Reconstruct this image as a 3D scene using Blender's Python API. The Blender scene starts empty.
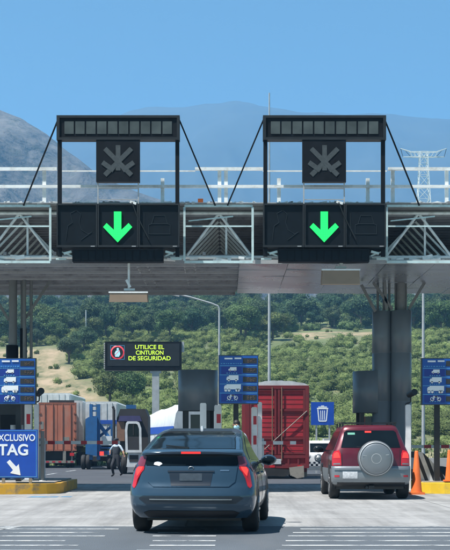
import bpy, bmesh, math, random
from mathutils import Vector, Matrix, noise
random.seed(7)
SC = bpy.context.scene
COL = SC.collection
# ------------------------------------------------------------------ camera, sky, sun, exposure
F, CX, HY, CZ = 1300.0, 225.0, 442.0, 1.27
cd = bpy.data.cameras.new('camera'); cam = bpy.data.objects.new('camera', cd); COL.objects.link(cam)
cam.location = (0, 0, CZ); cam.rotation_euler = (math.pi/2, 0, 0)
cd.sensor_fit = 'HORIZONTAL'; cd.sensor_width = 36; cd.lens = 36*F/450
cd.shift_y = (HY-275)/450; cd.clip_start = 0.5; cd.clip_end = 20000
SC.camera = cam
SUN_EL, SUN_A = math.radians(64), math.radians(30)
sun_dir = Vector((-math.cos(SUN_EL)*math.cos(SUN_A), -math.cos(SUN_EL)*math.sin(SUN_A), math.sin(SUN_EL)))
w = bpy.data.worlds.new('World'); SC.world = w; w.use_nodes = True
nt = w.node_tree; bg = nt.nodes['Background']
sky = nt.nodes.new('ShaderNodeTexSky'); sky.sky_type = 'NISHITA'; sky.sun_disc = False
sky.sun_elevation = SUN_EL; sky.sun_rotation = math.atan2(sun_dir.x, sun_dir.y)
sky.altitude = 1500; sky.air_density = 1.0; sky.dust_density = 0.4; sky.ozone_density = 2.0
tint = nt.nodes.new('ShaderNodeMix'); tint.data_type = 'RGBA'; tint.blend_type = 'MULTIPLY'; tint.inputs[0].default_value = 1.0; tint.inputs[7].default_value = (.74, .98, .88, 1)
nt.links.new(sky.outputs[0], tint.inputs[6]); nt.links.new(tint.outputs[2], bg.inputs[0]); bg.inputs[1].default_value = 0.066
sl = bpy.data.lights.new('sun', 'SUN'); so = bpy.data.objects.new('sun', sl); COL.objects.link(so)
sl.energy = 5.0; sl.angle = math.radians(0.5); sl.color = (1.0, 0.965, 0.92)
so.rotation_euler = sun_dir.to_track_quat('Z', 'Y').to_euler(); so.location = (-20, -10, 60)
SC.view_settings.view_transform = 'Standard'; SC.view_settings.look = 'None'
SC.view_settings.exposure = 0.9; SC.view_settings.gamma = 1.0; SC.view_settings.use_curve_mapping = False
SC.render.engine = 'CYCLES'; SC.cycles.max_bounces = 8; SC.cycles.volume_bounces = 1
HAZE_DENSITY = 3.0e-4

def P(x, y, Y):
    return Vector(((x-CX)*Y/F, Y, CZ+(HY-y)*Y/F))
def PX(x, Y): return (x-CX)*Y/F
def PZ(y, Y): return CZ+(HY-y)*Y/F

# ------------------------------------------------------------------ materials
def mat(name, col, rough=0.6, metal=0.0, var=0.12, scale=3.0, bump=0.0, bscale=40.0, dirt=None, dirt_amt=0.3, dscale=1.2,
        bdist=.02, spec=0.5, emit=None, estr=0.0, island=0.0, objrand=0.0, coat=0.0, stretch=None, rvar=0.0, transl=0.0):
    m = bpy.data.materials.new(name); m.use_nodes = True
    t = m.node_tree; N = t.nodes; L = t.links; b = N['Principled BSDF']
    b.inputs['Roughness'].default_value = rough; b.inputs['Metallic'].default_value = metal
    b.inputs['Specular IOR Level'].default_value = spec
    if coat: b.inputs['Coat Weight'].default_value = coat; b.inputs['Coat Roughness'].default_value = 0.04
    tc = N.new('ShaderNodeTexCoord'); src = tc.outputs['Object']
    if stretch:
        mp = N.new('ShaderNodeMapping'); mp.inputs['Scale'].default_value = stretch; L.new(src, mp.inputs[0]); src = mp.outputs[0]
    n1 = N.new('ShaderNodeTexNoise'); n1.inputs['Scale'].default_value = scale; n1.inputs['Detail'].default_value = 7; L.new(src, n1.inputs['Vector'])
    mx = N.new('ShaderNodeMix'); mx.data_type = 'RGBA'
    mx.inputs[6].default_value = tuple(c*(1-var) for c in col)+(1,); mx.inputs[7].default_value = tuple(min(1, c*(1+var)) for c in col)+(1,)
    rp = N.new('ShaderNodeMapRange'); rp.inputs[1].default_value = 0.3; rp.inputs[2].default_value = 0.7; L.new(n1.outputs[0], rp.inputs[0])
    L.new(rp.outputs[0], mx.inputs[0]); cur = mx.outputs[2]
    if dirt:
        n2 = N.new('ShaderNodeTexNoise'); n2.inputs['Scale'].default_value = dscale; n2.inputs['Detail'].default_value = 10; n2.inputs['Roughness'].default_value = 0.7
        L.new(src, n2.inputs['Vector'])
        r2 = N.new('ShaderNodeMapRange'); r2.inputs[1].default_value = 0.5; r2.inputs[2].default_value = 0.68; r2.inputs[4].default_value = dirt_amt; L.new(n2.outputs[0], r2.inputs[0])
        m2 = N.new('ShaderNodeMix'); m2.data_type = 'RGBA'; L.new(r2.outputs[0], m2.inputs[0]); L.new(cur, m2.inputs[6]); m2.inputs[7].default_value = tuple(dirt)+(1,); cur = m2.outputs[2]
    if island or objrand:
        hs = N.new('ShaderNodeHueSaturation'); L.new(cur, hs.inputs['Color']); cur = hs.outputs[0]
        if island:
            g = N.new('ShaderNodeNewGeometry'); r = N.new('ShaderNodeMapRange'); r.inputs[3].default_value = 1-island; r.inputs[4].default_value = 1+island
            L.new(g.outputs['Random Per Island'], r.inputs[0]); L.new(r.outputs[0], hs.inputs['Value'])
        if objrand:
            oi = N.new('ShaderNodeObjectInfo'); r = N.new('ShaderNodeMapRange'); r.inputs[3].default_value = 0.5-objrand*0.1; r.inputs[4].default_value = 0.5+objrand*0.1
            L.new(oi.outputs['Random'], r.inputs[0]); L.new(r.outputs[0], hs.inputs['Hue'])
    L.new(cur, b.inputs['Base Color'])
    if transl:
        tl = N.new('ShaderNodeBsdfTranslucent'); ms = N.new('ShaderNodeMixShader'); ms.inputs[0].default_value = transl; L.new(cur, tl.inputs[0]); L.new(b.outputs[0], ms.inputs[1]); L.new(tl.outputs[0], ms.inputs[2]); L.new(ms.outputs[0], N['Material Output'].inputs[0])
    if rvar:
        r3 = N.new('ShaderNodeMapRange'); r3.inputs[3].default_value = max(0, rough-rvar); r3.inputs[4].default_value = min(1, rough+rvar); L.new(n1.outputs[0], r3.inputs[0]); L.new(r3.outputs[0], b.inputs['Roughness'])
    if bump:
        n3 = N.new('ShaderNodeTexNoise'); n3.inputs['Scale'].default_value = bscale; n3.inputs['Detail'].default_value = 5; L.new(src, n3.inputs['Vector'])
        bp = N.new('ShaderNodeBump'); bp.inputs['Strength'].default_value = bump; bp.inputs['Distance'].default_value = bdist; L.new(n3.outputs[0], bp.inputs['Height']); L.new(bp.outputs[0], b.inputs['Normal'])
    if emit:
        b.inputs['Emission Color'].default_value = tuple(emit)+(1,); b.inputs['Emission Strength'].default_value = estr
    return m

M = {}
M['white_steel'] = mat('white_steel', (.80, .84, .83), .5, dirt=(.30, .27, .22), dirt_amt=.45, dscale=4)
M['cyan_steel'] = mat('cyan_steel', (.52, .68, .68), .5, dirt=(.2, .2, .18), dirt_amt=.4, dscale=5)
M['grey_steel'] = mat('grey_steel', (.17, .18, .18), .55, dirt=(.08, .07, .06), dirt_amt=.5, dscale=3)
M['purlin'] = mat('purlin', (.30, .305, .315), .6, dirt=(.06, .05, .05), dirt_amt=.6, dscale=2)
M['deck'] = mat('deck', (.27, .265, .26), .6, dirt=(.05, .045, .04), dirt_amt=.6, dscale=1.3)
M['soffit'] = mat('soffit', (.40, .44, .48), .28, .6, var=.25, scale=.8, bump=.2, bscale=1.3, rvar=.1)
M['galv'] = mat('galv', (.42, .44, .45), .5, .15, dirt=(.18, .17, .16), dirt_amt=.4, dscale=6)
M['casing'] = mat('casing', (.15, .18, .205), .32, .0, var=.2, scale=1.5, stretch=(1, 1, .3), dirt=(.10, .10, .10), dirt_amt=.25, dscale=3)
M['black'] = mat('black', (.012, .014, .016), .45, var=.3)
M['signblack'] = mat('signblack', (.004, .006, .009), .55, spec=.2, var=.25, scale=2, dirt=(.022, .026, .03), dirt_amt=.25, dscale=2)
M['panel'] = mat('panel', (.004, .008, .012), .5, spec=.2, var=.2, scale=4)
M['led_off'] = mat('led_off', (.052, .062, .065), .5, var=.2, scale=20)
M['pane'] = mat('pane', (.065, .078, .075), .35, var=.35, scale=2.2)
M['faint'] = mat('faint', (.030, .040, .046), .9, spec=.05)
def led_mat(name, col, strength, sc, axis='Z'):
    m = mat(name, col, .5, emit=col, estr=strength); t = m.node_tree; N = t.nodes; L = t.links; b = N['Principled BSDF']
    tc = N.new('ShaderNodeTexCoord'); vo = N.new('ShaderNodeTexVoronoi'); vo.inputs['Scale'].default_value = sc; vo.inputs['Randomness'].default_value = 0.0
    vo.voronoi_dimensions = '2D'; sp = N.new('ShaderNodeSeparateXYZ'); cb = N.new('ShaderNodeCombineXYZ'); L.new(tc.outputs['Object'], sp.inputs[0]); L.new(sp.outputs['X'], cb.inputs[0]); L.new(sp.outputs[axis], cb.inputs[1]); L.new(cb.outputs[0], vo.inputs['Vector'])
    r = N.new('ShaderNodeMapRange'); r.inputs[1].default_value = .2; r.inputs[2].default_value = .65; r.inputs[3].default_value = strength*1.3; r.inputs[4].default_value = strength*.35
    L.new(vo.outputs['Distance'], r.inputs[0]); L.new(r.outputs[0], b.inputs['Emission Strength']); return m
M['led_green'] = led_mat('led_green', (.01, .78, .12), .58, 24)
M['led_yellow'] = led_mat('led_yellow', (.50, .80, .05), .72, 30, 'Y')
M['led_red'] = mat('led_red', (.7, .05, .06), .5, emit=(.7, .05, .08), estr=.35)
M['led_white'] = mat('led_white', (.3, .5, .6), .5, emit=(.25, .5, .65), estr=.55)
M['signblue'] = mat('signblue', (.006, .065, .40), .4, var=.08)
M['boardblue'] = mat('boardblue', (.008, .085, .36), .4, var=.1)
M['boarddark'] = mat('boarddark', (.006, .035, .25), .4, var=.1)
M['boardline'] = mat('boardline', (.10, .36, .62), .4)
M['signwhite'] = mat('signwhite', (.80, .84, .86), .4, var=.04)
M['digit_off'] = mat('digit_off', (.022, .024, .028), .4)
M['digit_dim'] = mat('digit_dim', (.13, .085, .06), .5, var=.4, scale=30)
M['yellow'] = mat('yellow', (.62, .33, .02), .6, dirt=(.20, .17, .13), dirt_amt=.9, dscale=3.5)
M['yellow2'] = mat('yellow2', (.72, .48, .02), .6, dirt=(.25, .2, .1), dirt_amt=.5, dscale=3)
M['kerb'] = mat('kerb', (.30, .29, .27), .85, dirt=(.15, .14, .13), dirt_amt=.5, bump=.3)
M['whitepost'] = mat('whitepost', (.78, .79, .79), .4, dirt=(.4, .38, .34), dirt_amt=.3, dscale=2.5)
M['redmark'] = mat('redmark', (.50, .02, .035), .4)
M['orange'] = mat('orange', (.78, .16, .03), .5, dirt=(.3, .1, .04), dirt_amt=.4, dscale=4)
M['tan_box'] = mat('tan_box', (.27, .20, .14), .5, dirt=(.15, .12, .1), dirt_amt=.3, dscale=3)
M['rubber'] = mat('rubber', (.016, .016, .017), .8, dirt=(.06, .055, .05), dirt_amt=.4, dscale=5)
M['alloy'] = mat('alloy', (.45, .46, .47), .3, .8)
M['glass'] = mat('glass', (.006, .011, .015), .07, spec=.2, var=.3, scale=1.5)
M['bluepaint'] = mat('bluepaint', (.034, .072, .112), .24, .35, var=.05, coat=.8, dirt=(.07, .08, .09), dirt_amt=.16, dscale=2)
M['bluegrey'] = mat('bluegrey', (.014, .022, .034), .35, .2, coat=.5)
M['carblack'] = mat('carblack', (.010, .012, .015), .4)
M['redlens'] = mat('redlens', (.42, .012, .02), .12, coat=.6, emit=(1, .02, .02), estr=.06)
M['redlit'] = mat('redlit', (.8, .03, .03), .2, emit=(1, .06, .04), estr=.55)
M['redlens_glow'] = mat('redlens_glow', (.6, .02, .02), .3, emit=(1, .05, .04), estr=.28)
M['darklens'] = mat('darklens', (.16, .03, .05), .12, coat=.6)
M['chrome'] = mat('chrome', (.6, .62, .64), .15, .95)
M['maroon'] = mat('maroon', (.115, .008, .020), .3, .3, var=.08, coat=.8, dirt=(.12, .05, .05), dirt_amt=.2, dscale=2)
M['silver'] = mat('silver', (.23, .255, .275), .38, .5, var=.06, dirt=(.2, .2, .2), dirt_amt=.25, dscale=2.5)
M['plate'] = mat('plate', (.5, .52, .54), .4, var=.25, scale=25)
M['plate_dark'] = mat('plate_dark', (.035, .05, .065), .4, var=.2, scale=20)
M['green_sticker'] = mat('green_sticker', (.12, .38, .28), .5)
M['truck_orange'] = mat('truck_orange', (.52, .17, .10), .65, var=.2, scale=1.6, stretch=(1, 1, .35), dirt=(.42, .33, .27), dirt_amt=.55, dscale=1.0)
M['truck_orange2'] = mat('truck_orange2', (.32, .105, .06), .65, var=.2, scale=3, dirt=(.2, .12, .09), dirt_amt=.5, dscale=3)
M['truck_red'] = mat('truck_red', (.40, .018, .030), .55, var=.25, scale=1.3, stretch=(1, 1, .5), dirt=(.16, .03, .035), dirt_amt=.6, dscale=2)
M['truck_red2'] = mat('truck_red2', (.17, .012, .018), .6, dirt=(.09, .03, .03), dirt_amt=.6, dscale=4)
M['truck_white'] = mat('truck_white', (.60, .63, .64), .5, dirt=(.36, .35, .33), dirt_amt=.5, dscale=.9)
M['truck_grey'] = mat('truck_grey', (.38, .42, .43), .55, dirt=(.25, .25, .25), dirt_amt=.5, dscale=.8)
M['truck_blue'] = mat('truck_blue', (.015, .10, .27), .5, dirt=(.03, .07, .13), dirt_amt=.6, dscale=2)
M['stripe_blue'] = mat('stripe_blue', (.02, .09, .42), .5)
M['purple'] = mat('purple', (.055, .05, .13), .4)
M['brown'] = mat('brown', (.22, .12, .08), .6, dirt=(.06, .04, .03), dirt_amt=.6, dscale=4)
M['chassis'] = mat('chassis', (.03, .03, .032), .7)
M['mudflap'] = mat('mudflap', (.30, .27, .23), .7, dirt=(.1, .09, .08), dirt_amt=.6, dscale=3)
M['tarp'] = mat('tarp', (.58, .61, .62), .6, var=.15, scale=2, stretch=(1, 6, 1), bump=.4, bscale=2, dirt=(.3, .32, .33), dirt_amt=.5, dscale=1.4)
M['skin'] = mat('skin', (.30, .16, .10), .6)
M['hair'] = mat('hair', (.012, .010, .009), .6)
M['shirt'] = mat('shirt', (.46, .55, .62), .8, var=.2, scale=8)
M['vestdark'] = mat('vestdark', (.03, .038, .05), .8)
M['trousers'] = mat('trousers', (.016, .019, .026), .8)
M['mask'] = mat('mask', (.30, .56, .66), .8)
M['yellowvest'] = mat('yellowvest', (.65, .48, .06), .8)
M['trunk'] = mat('trunk', (.12, .09, .065), .9)
M['leaf_dark'] = mat('leaf_dark', (.078, .125, .060), .75, var=.35, scale=.35, island=.45, objrand=.35, spec=.2, transl=.35)
M['leaf_mid'] = mat('leaf_mid', (.115, .165, .060), .75, var=.35, scale=.3, island=.45, objrand=.3, spec=.2, transl=.35)
M['leaf_scrub'] = mat('leaf_scrub', (.20, .25, .088), .8, var=.42, scale=.07, island=.35, spec=.15, transl=.4)
M['concrete_wall'] = mat('concrete_wall', (.42, .42, .41), .85, dirt=(.24, .23, .21), dirt_amt=.5, dscale=1.0)
M['polegrey'] = mat('polegrey', (.42, .44, .45), .5, .2)

def ground_mats():
    # asphalt
    M['asphalt'] = mat('asphalt', (.074, .088, .102), .85, var=.25, scale=.5, bump=.5, bscale=70, dirt=(.11, .115, .12), dirt_amt=.5, dscale=.35, stretch=(1, .25, 1))
    M['asphalt_far'] = mat('asphalt_far', (.05, .054, .062), .85, var=.25, scale=.4, bump=.3, bscale=50, dirt=(.085, .085, .09), dirt_amt=.6, dscale=.3)
    # concrete: cast slabs with joints, tyre-darkened lanes, stains
    m = mat('concrete', (.29, .29, .282), .85, var=.16, scale=.7, bump=.35, bscale=60, dirt=(.20, .20, .195), dirt_amt=.6, dscale=.5)
    t = m.node_tree; N = t.nodes; L = t.links; b = N['Principled BSDF']
    old = b.inputs['Base Color'].links[0].from_socket
    tc = N.new('ShaderNodeTexCoord'); mp = N.new('ShaderNodeMapping'); mp.inputs['Location'].default_value = (.6, .4, 0); L.new(tc.outputs['Object'], mp.inputs[0])
    br = N.new('ShaderNodeTexBrick'); br.offset = 0; br.inputs['Scale'].default_value = 1; br.inputs['Brick Width'].default_value = 4.93; br.inputs['Row Height'].default_value = 4.4; br.inputs['Mortar Size'].default_value = .018
    br.inputs['Color1'].default_value = (1, 1, 1, 1); br.inputs['Color2'].default_value = (.90, .90, .91, 1); br.inputs['Mortar'].default_value = (.45, .45, .45, 1); L.new(mp.outputs[0], br.inputs[0])
    ns = N.new('ShaderNodeTexNoise'); ns.inputs['Scale'].default_value = 1.0; ns.inputs['Detail'].default_value = 9; ns.inputs['Roughness'].default_value = .75
    mp2 = N.new('ShaderNodeMapping'); mp2.inputs['Scale'].default_value = (2.4, .16, 1); L.new(tc.outputs['Object'], mp2.inputs[0]); L.new(mp2.outputs[0], ns.inputs[0])
    rr = N.new('ShaderNodeMapRange'); rr.inputs[1].default_value = .42; rr.inputs[2].default_value = .72; rr.inputs[3].default_value = 1.05; rr.inputs[4].default_value = .60; L.new(ns.outputs[0], rr.inputs[0])
    mu = N.new('ShaderNodeMix'); mu.data_type = 'RGBA'; mu.blend_type = 'MULTIPLY'; mu.inputs[0].default_value = 1; L.new(old, mu.inputs[6]); L.new(br.outputs[0], mu.inputs[7])
    mu2 = N.new('ShaderNodeVectorMath'); mu2.operation = 'SCALE'; L.new(mu.outputs[2], mu2.inputs[0]); L.new(rr.outputs[0], mu2.inputs['Scale'])
    L.new(mu2.outputs[0], b.inputs['Base Color']); M['concrete'] = m
    # worn paint: alpha broken by noise
    m = mat('road_paint', (.52, .54, .54), .7, dirt=(.3, .3, .3), dirt_amt=.5, dscale=2)
    t = m.node_tree; N = t.nodes; L = t.links; b = N['Principled BSDF']
    tc = N.new('ShaderNodeTexCoord'); n = N.new('ShaderNodeTexNoise'); n.inputs['Scale'].default_value = 2.0; n.inputs['Detail'].default_value = 12; n.inputs['Roughness'].default_value = .75
    L.new(tc.outputs['Object'], n.inputs[0]); r = N.new('ShaderNodeMapRange'); r.inputs[1].default_value = .40; r.inputs[2].default_value = .56; L.new(n.outputs[0], r.inputs[0]); L.new(r.outputs[0], b.inputs['Alpha'])
    M['road_paint'] = m
    m2 = m.copy(); m2.name = 'blue_road_paint'; M['blue_paint'] = m2
    for nd in m2.node_tree.nodes:
        if nd.type == 'MIX' and not nd.inputs[6].is_linked:
            nd.inputs[6].default_value = (.04, .19, .36, 1); nd.inputs[7].default_value = (.05, .24, .42, 1)
    # hillside: green ground with a dry grassy field whose edge follows the object's own coordinates
    m = mat('hillside', (.12, .15, .06), .95, var=.35, scale=.06, dirt=(.22, .17, .10), dirt_amt=.8, dscale=.09)
    t = m.node_tree; N = t.nodes; L = t.links; b = N['Principled BSDF']; old = b.inputs['Base Color'].links[0].from_socket
    at = N.new('ShaderNodeAttribute'); at.attribute_name = 'dry'
    nn = N.new('ShaderNodeTexNoise'); nn.inputs['Scale'].default_value = .35; nn.inputs['Detail'].default_value = 9; nn.inputs['Roughness'].default_value = .7; tc = N.new('ShaderNodeTexCoord')
    mp = N.new('ShaderNodeMapping'); mp.inputs['Scale'].default_value = (1, .3, 1); L.new(tc.outputs['Object'], mp.inputs[0]); L.new(mp.outputs[0], nn.inputs[0])
    cr = N.new('ShaderNodeValToRGB'); cr.color_ramp.elements[0].position = .35; cr.color_ramp.elements[0].color = (.11, .12, .05, 1); cr.color_ramp.elements[1].position = .62; cr.color_ramp.elements[1].color = (.40, .30, .19, 1)
    e = cr.color_ramp.elements.new(.48); e.color = (.27, .22, .12, 1); L.new(nn.outputs[0], cr.inputs[0])
    mx = N.new('ShaderNodeMix'); mx.data_type = 'RGBA'; L.new(at.outputs['Fac'], mx.inputs[0]); L.new(old, mx.inputs[6]); L.new(cr.outputs[0], mx.inputs[7]); L.new(mx.outputs[2], b.inputs['Base Color'])
    M['hillside'] = m
    m = mat('barren_rock', (.10, .095, .088), .95, var=.5, scale=.02, dirt=(.030, .042, .024), dirt_amt=.95, dscale=.075, bump=1.0, bscale=.035, bdist=14)
    M['barren'] = m
    M['far_rock'] = mat('far_rock', (.035, .045, .042), .95, var=.4, scale=.004, dirt=(.05, .06, .04), dirt_amt=.7, dscale=.01)
ground_mats()

# ------------------------------------------------------------------ mesh kit
class MB:
    def __init__(s): s.v = []; s.f = []; s.sm = []
    def add(s, vs, fs, smooth=False):
        o = len(s.v); s.v += [tuple(v) for v in vs]; s.f += [tuple(i+o for i in f) for f in fs]; s.sm += [smooth]*len(fs); return s
    def box(s, c, d, rz=0.0, rx=0.0, ry=0.0):
        R = Matrix.Rotation(rz, 3, 'Z') @ Matrix.Rotation(ry, 3, 'Y') @ Matrix.Rotation(rx, 3, 'X'); c = Vector(c)
        vs = [c + R @ Vector((sx*d[0]/2, sy*d[1]/2, sz*d[2]/2)) for sx in (-1, 1) for sy in (-1, 1) for sz in (-1, 1)]
        return s.add(vs, [(0, 1, 3, 2), (4, 6, 7, 5), (0, 4, 5, 1), (2, 3, 7, 6), (0, 2, 6, 4), (1, 5, 7, 3)])
    def span(s, x0, x1, y0, y1, z0, z1):
        return s.box(((x0+x1)/2, (y0+y1)/2, (z0+z1)/2), (abs(x1-x0), abs(y1-y0), abs(z1-z0)))
    def tube(s, p0, p1, r, r1=None, n=10, caps=True):
        p0, p1 = Vector(p0), Vector(p1); r1 = r if r1 is None else r1
        d = (p1-p0).normalized(); q = d.to_track_quat('Z', 'Y').to_matrix()
        vs = []
        for p, rr in ((p0, r), (p1, r1)):
            for k in range(n):
                a = 2*math.pi*k/n; vs.append(p + q @ Vector((rr*math.cos(a), rr*math.sin(a), 0)))
        s.add(vs, [(k, (k+1) % n, n+(k+1) % n, n+k) for k in range(n)], True)
        if caps: s.add(vs, [tuple(range(n))[::-1], tuple(range(n, 2*n))])
        return s
    def bar(s, p0, p1, wd, ht=None):
        p0, p1 = Vector(p0), Vector(p1); ht = wd if ht is None else ht
        d = (p1-p0).normalized(); up = Vector((0, 1, 0)) if abs(d.y) < .9 else Vector((0, 0, 1))
        a = d.cross(up).normalized(); b = a.cross(d).normalized()
        vs = [p + a*sx*wd/2 + b*sy*ht/2 for p in (p0, p1) for sx, sy in ((-1, -1), (1, -1), (1, 1), (-1, 1))]
        return s.add(vs, [(0, 1, 2, 3), (7, 6, 5, 4), (0, 4, 5, 1), (1, 5, 6, 2), (2, 6, 7, 3), (3, 7, 4, 0)])
    def path(s, pts, r, n=8):
        for a, b in zip(pts[:-1], pts[1:]): s.tube(a, b, r, n=n)
        return s
    def prism(s, poly, y0, y1):            # poly in (x, z), extruded along y
        n = len(poly); vs = [(x, y0, z) for x, z in poly] + [(x, y1, z) for x, z in poly]
        return s.add(vs, [tuple(range(n)), tuple(range(n, 2*n))[::-1]] + [(k, n+k, n+(k+1) % n, (k+1) % n) for k in range(n)])
    def lathe(s, prof, c, axis='Z', n=24, smooth=True):      # prof: (r, h)
        c = Vector(c); vs = []
        for r, h in prof:
            for k in range(n):
                a = 2*math.pi*k/n; u, v = r*math.cos(a), r*math.sin(a)
                vs.append(c + (Vector((u, v, h)) if axis == 'Z' else Vector((h, u, v)) if axis == 'X' else Vector((u, h, v))))
        fs = []
        for j in range(len(prof)-1):
            for k in range(n): fs.append((j*n+k, j*n+(k+1) % n, (j+1)*n+(k+1) % n, (j+1)*n+k))
        return s.add(vs, fs, smooth)
    def ball(s, c, r, nu=12, nv=8):
        c = Vector(c); r = Vector((r, r, r)) if not hasattr(r, '__len__') else Vector(r); vs = []
        for j in range(nv+1):
            t = math.pi*j/nv
            for k in range(nu):
                a = 2*math.pi*k/nu; vs.append(c + Vector((r.x*math.sin(t)*math.cos(a), r.y*math.sin(t)*math.sin(a), r.z*math.cos(t))))
        return s.add(vs, [(j*nu+k, j*nu+(k+1) % nu, (j+1)*nu+(k+1) % nu, (j+1)*nu+k) for j in range(nv) for k in range(nu)], True)
    def build(s, name, m, parent=None, smooth=None, fix=True):
        off = Vector((0, 0, 0)); p = parent
        while p is not None:
            if 'wloc' in WL.get(p.name, {}): off = WL[p.name]['wloc']; break
            p = p.parent
        me = bpy.data.meshes.new(name)
        me.from_pydata([tuple(Vector(v)-off) for v in s.v], [], s.f)
        me.polygons.foreach_set('use_smooth', s.sm if smooth is None else [smooth]*len(s.f))
        if fix:
            bm = bmesh.new(); bm.from_mesh(me)
            if len(bm.faces) < 40000: bmesh.ops.recalc_face_normals(bm, faces=bm.faces)
            bm.to_mesh(me); bm.free()
        me.materials.append(M[m] if isinstance(m, str) else m); me.update()
        o = bpy.data.objects.new(name, me); COL.objects.link(o)
        if parent is not None: o.parent = parent
        return o
WL = {}
def tag(o, label=None, cat=None, group=None, kind=None):
    if label: o['label'] = label
    if cat: o['category'] = cat
    if group: o['group'] = group
    if kind: o['kind'] = kind
    return o
def thing(name, label, cat, loc=(0, 0, 0), group=None, rz=0.0, world=True):
    o = bpy.data.objects.new(name, None); o.empty_display_size = .2; COL.objects.link(o)
    o.location = loc; o.rotation_euler = (0, 0, rz); tag(o, label, cat, group)
    if world: WL[o.name] = {'wloc': Vector(loc)}
    return o
def copy_tree(o, parent=None):
    c = o.copy(); COL.objects.link(c); c.parent = parent
    for ch in list(o.children): copy_tree(ch, c)
    return c
def text(name, body, m, parent, loc, size, width=None, ext=.004, align='CENTER', spacing=1.0, height=None, offset=0.0):
    cu = bpy.data.curves.new(name, 'FONT'); cu.body = body; cu.size = size; cu.align_x = align; cu.align_y = 'CENTER'; cu.extrude = ext; cu.space_character = spacing; cu.offset = offset
    cu.materials.append(M[m]); o = bpy.data.objects.new(name, cu); COL.objects.link(o)
    o.rotation_euler = (math.pi/2, 0, 0)
    off = WL.get(parent.name, {}).get('wloc', Vector((0, 0, 0))); o.parent = parent; o.location = Vector(loc)-off
    bpy.context.view_layer.update()
    k = width/o.dimensions.x if width else 1.0
    kv = height/o.dimensions.y if height else k
    return text_mesh(o, k, kv)
def text_mesh(o, k=1.0, kv=1.0):
    bpy.context.view_layer.update(); dg = bpy.context.evaluated_depsgraph_get(); me = bpy.data.meshes.new_from_object(o.evaluated_get(dg)); nm = o.name
    n = bpy.data.objects.new(nm, me); COL.objects.link(n); n.parent = o.parent; n.location = o.location; n.rotation_euler = o.rotation_euler; n.scale = (k, kv, 1)
    if not me.materials: me.materials.append(o.data.materials[0])
    bpy.data.objects.remove(o); n.name = nm
    return n
def outline(pts, r=.012):
    mb = MB(); mb.path(pts, r, 6); return mb

# ------------------------------------------------------------------ ground, terrain, mountains
def pl(tab, x):
    if x <= tab[0][0]: return tab[0][1]
    for (a, va), (b, vb) in zip(tab[:-1], tab[1:]):
        if x <= b: return va+(vb-va)*(x-a)/(b-a)
    return tab[-1][1]
ROADY = [38.5, 46, 54, 62, 72, 85, 98]
def gz(y): return 0.0 if y < 38.5 else -0.015*(y-38.5) if y < 62 else -.3525-.004*(y-62) if y < 98 else -.4965
HILL = [(100, -.6), (112, -.5), (130, .8), (150, 3.2), (170, 6), (220, 14), (300, 27), (380, 38.5), (450, 46), (520, 50), (600, 53), (800, 58), (1500, 60), (6000, 60)]
def hz(x, y):
    if y < 100: return gz(y)-.06 - (.25 if abs(x) > 62 else 0)
    z = pl(HILL, y)
    k = min(1, (y-100)/120)
    z += k*(2.2*noise.noise(Vector((x/70, y/70, 0)))+.7*noise.noise(Vector((x/19, y/19, 3))))
    z += k*1.5*math.sin(x/90.0)
    return z
def dryness(x, y):
    px = CX+x*F/y
    wob = 10*noise.noise(Vector((x/9, y/16, 1)))
    d = 0.0
    # dry field climbing to the left behind the trucks (an area of ground between two lines in plan)
    if 158 < y < 262:
        right = -15.0 - (y-175)*.2 + wob*.35
        left = right - 34
        d = max(0, min(1, (right-x)/2.5))*max(0, min(1, (x-left)/4))*max(0, min(1, (y-158)/8))*max(0, min(1, (262-y)/12))
    if 266 < y < 296 and 13+wob*.3 < x < 38: d = max(d, min(1, min(y-266, 296-y)/3)*(.9 if noise.noise(Vector((x/5, y/5, 4))) > -.2 else .2))
    if y < 128: d = max(d, .35+.5*noise.noise(Vector((x/6, y/8, 9))))
    return d
def terrain():
    xs = []; x = -3200.0
    while x < 3200:
        xs.append(x); a = abs(x); x += 2.0 if a < 110 else 12 if a < 260 else 120
    ys = []; y = -60.0
    while y < 6000:
        ys.append(y); y += 8 if y < 90 else 2.0 if y < 300 else 5 if y < 640 else 60 if y < 1500 else 500
    mb = MB(); n = len(xs)
    mb.add([(a, b, hz(a, b)) for b in ys for a in xs], [(j*n+i, j*n+i+1, (j+1)*n+i+1, (j+1)*n+i) for j in range(len(ys)-1) for i in range(n-1)], True)
    o = mb.build('hillside', 'hillside', None, fix=False); tag(o, kind='structure')
    at = o.data.attributes.new('dry', 'FLOAT', 'POINT'); at.data.foreach_set('value', [dryness(a, b) if 95 < b < 300 and abs(a) < 120 else 0.0 for b in ys for a in xs])
terrain()
def sheet(name, m, x0, x1, ys, dz, kind='structure'):
    mb = MB(); n = len(ys)
    mb.add([(x, y, gz(y)+dz) for y in ys for x in (x0, x1)], [(2*j, 2*j+1, 2*j+3, 2*j+2) for j in range(n-1)])
    return tag(mb.build(name, m, None), kind=kind)
sheet('asphalt_road', 'asphalt', -60, 60, [-55, 19.65], 0.0)
sheet('concrete_apron', 'concrete', -60, 60, [19.65, 38.5], 0.0)
sheet('exit_road', 'asphalt_far', -60, 60, ROADY, 0.0)
mb = MB()
rs = random.Random(3)
for k, (Y, la, lb, ra) in enumerate([(18.95, -3.6, -1.55, 1.10), (18.2, -3.4, -1.75, .95), (17.55, -3.4, -1.62, .85), (16.7, -3.4, -2.05, .78), (15.95, -3.4, -1.8, .7), (15.2, -3.4, -1.7, .6), (14.4, -3.4, -1.7, .6)]):
    for x0, x1 in ((la-.2, lb), (-.95+rs.uniform(-.1, .1), -.12), (ra, 3.9)):
        mb.add([(x0, Y-.07, .004), (x1, Y-.07, .004), (x1, Y+.07, .004), (x0, Y+.07, .004)], [(0, 1, 2, 3)])
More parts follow.
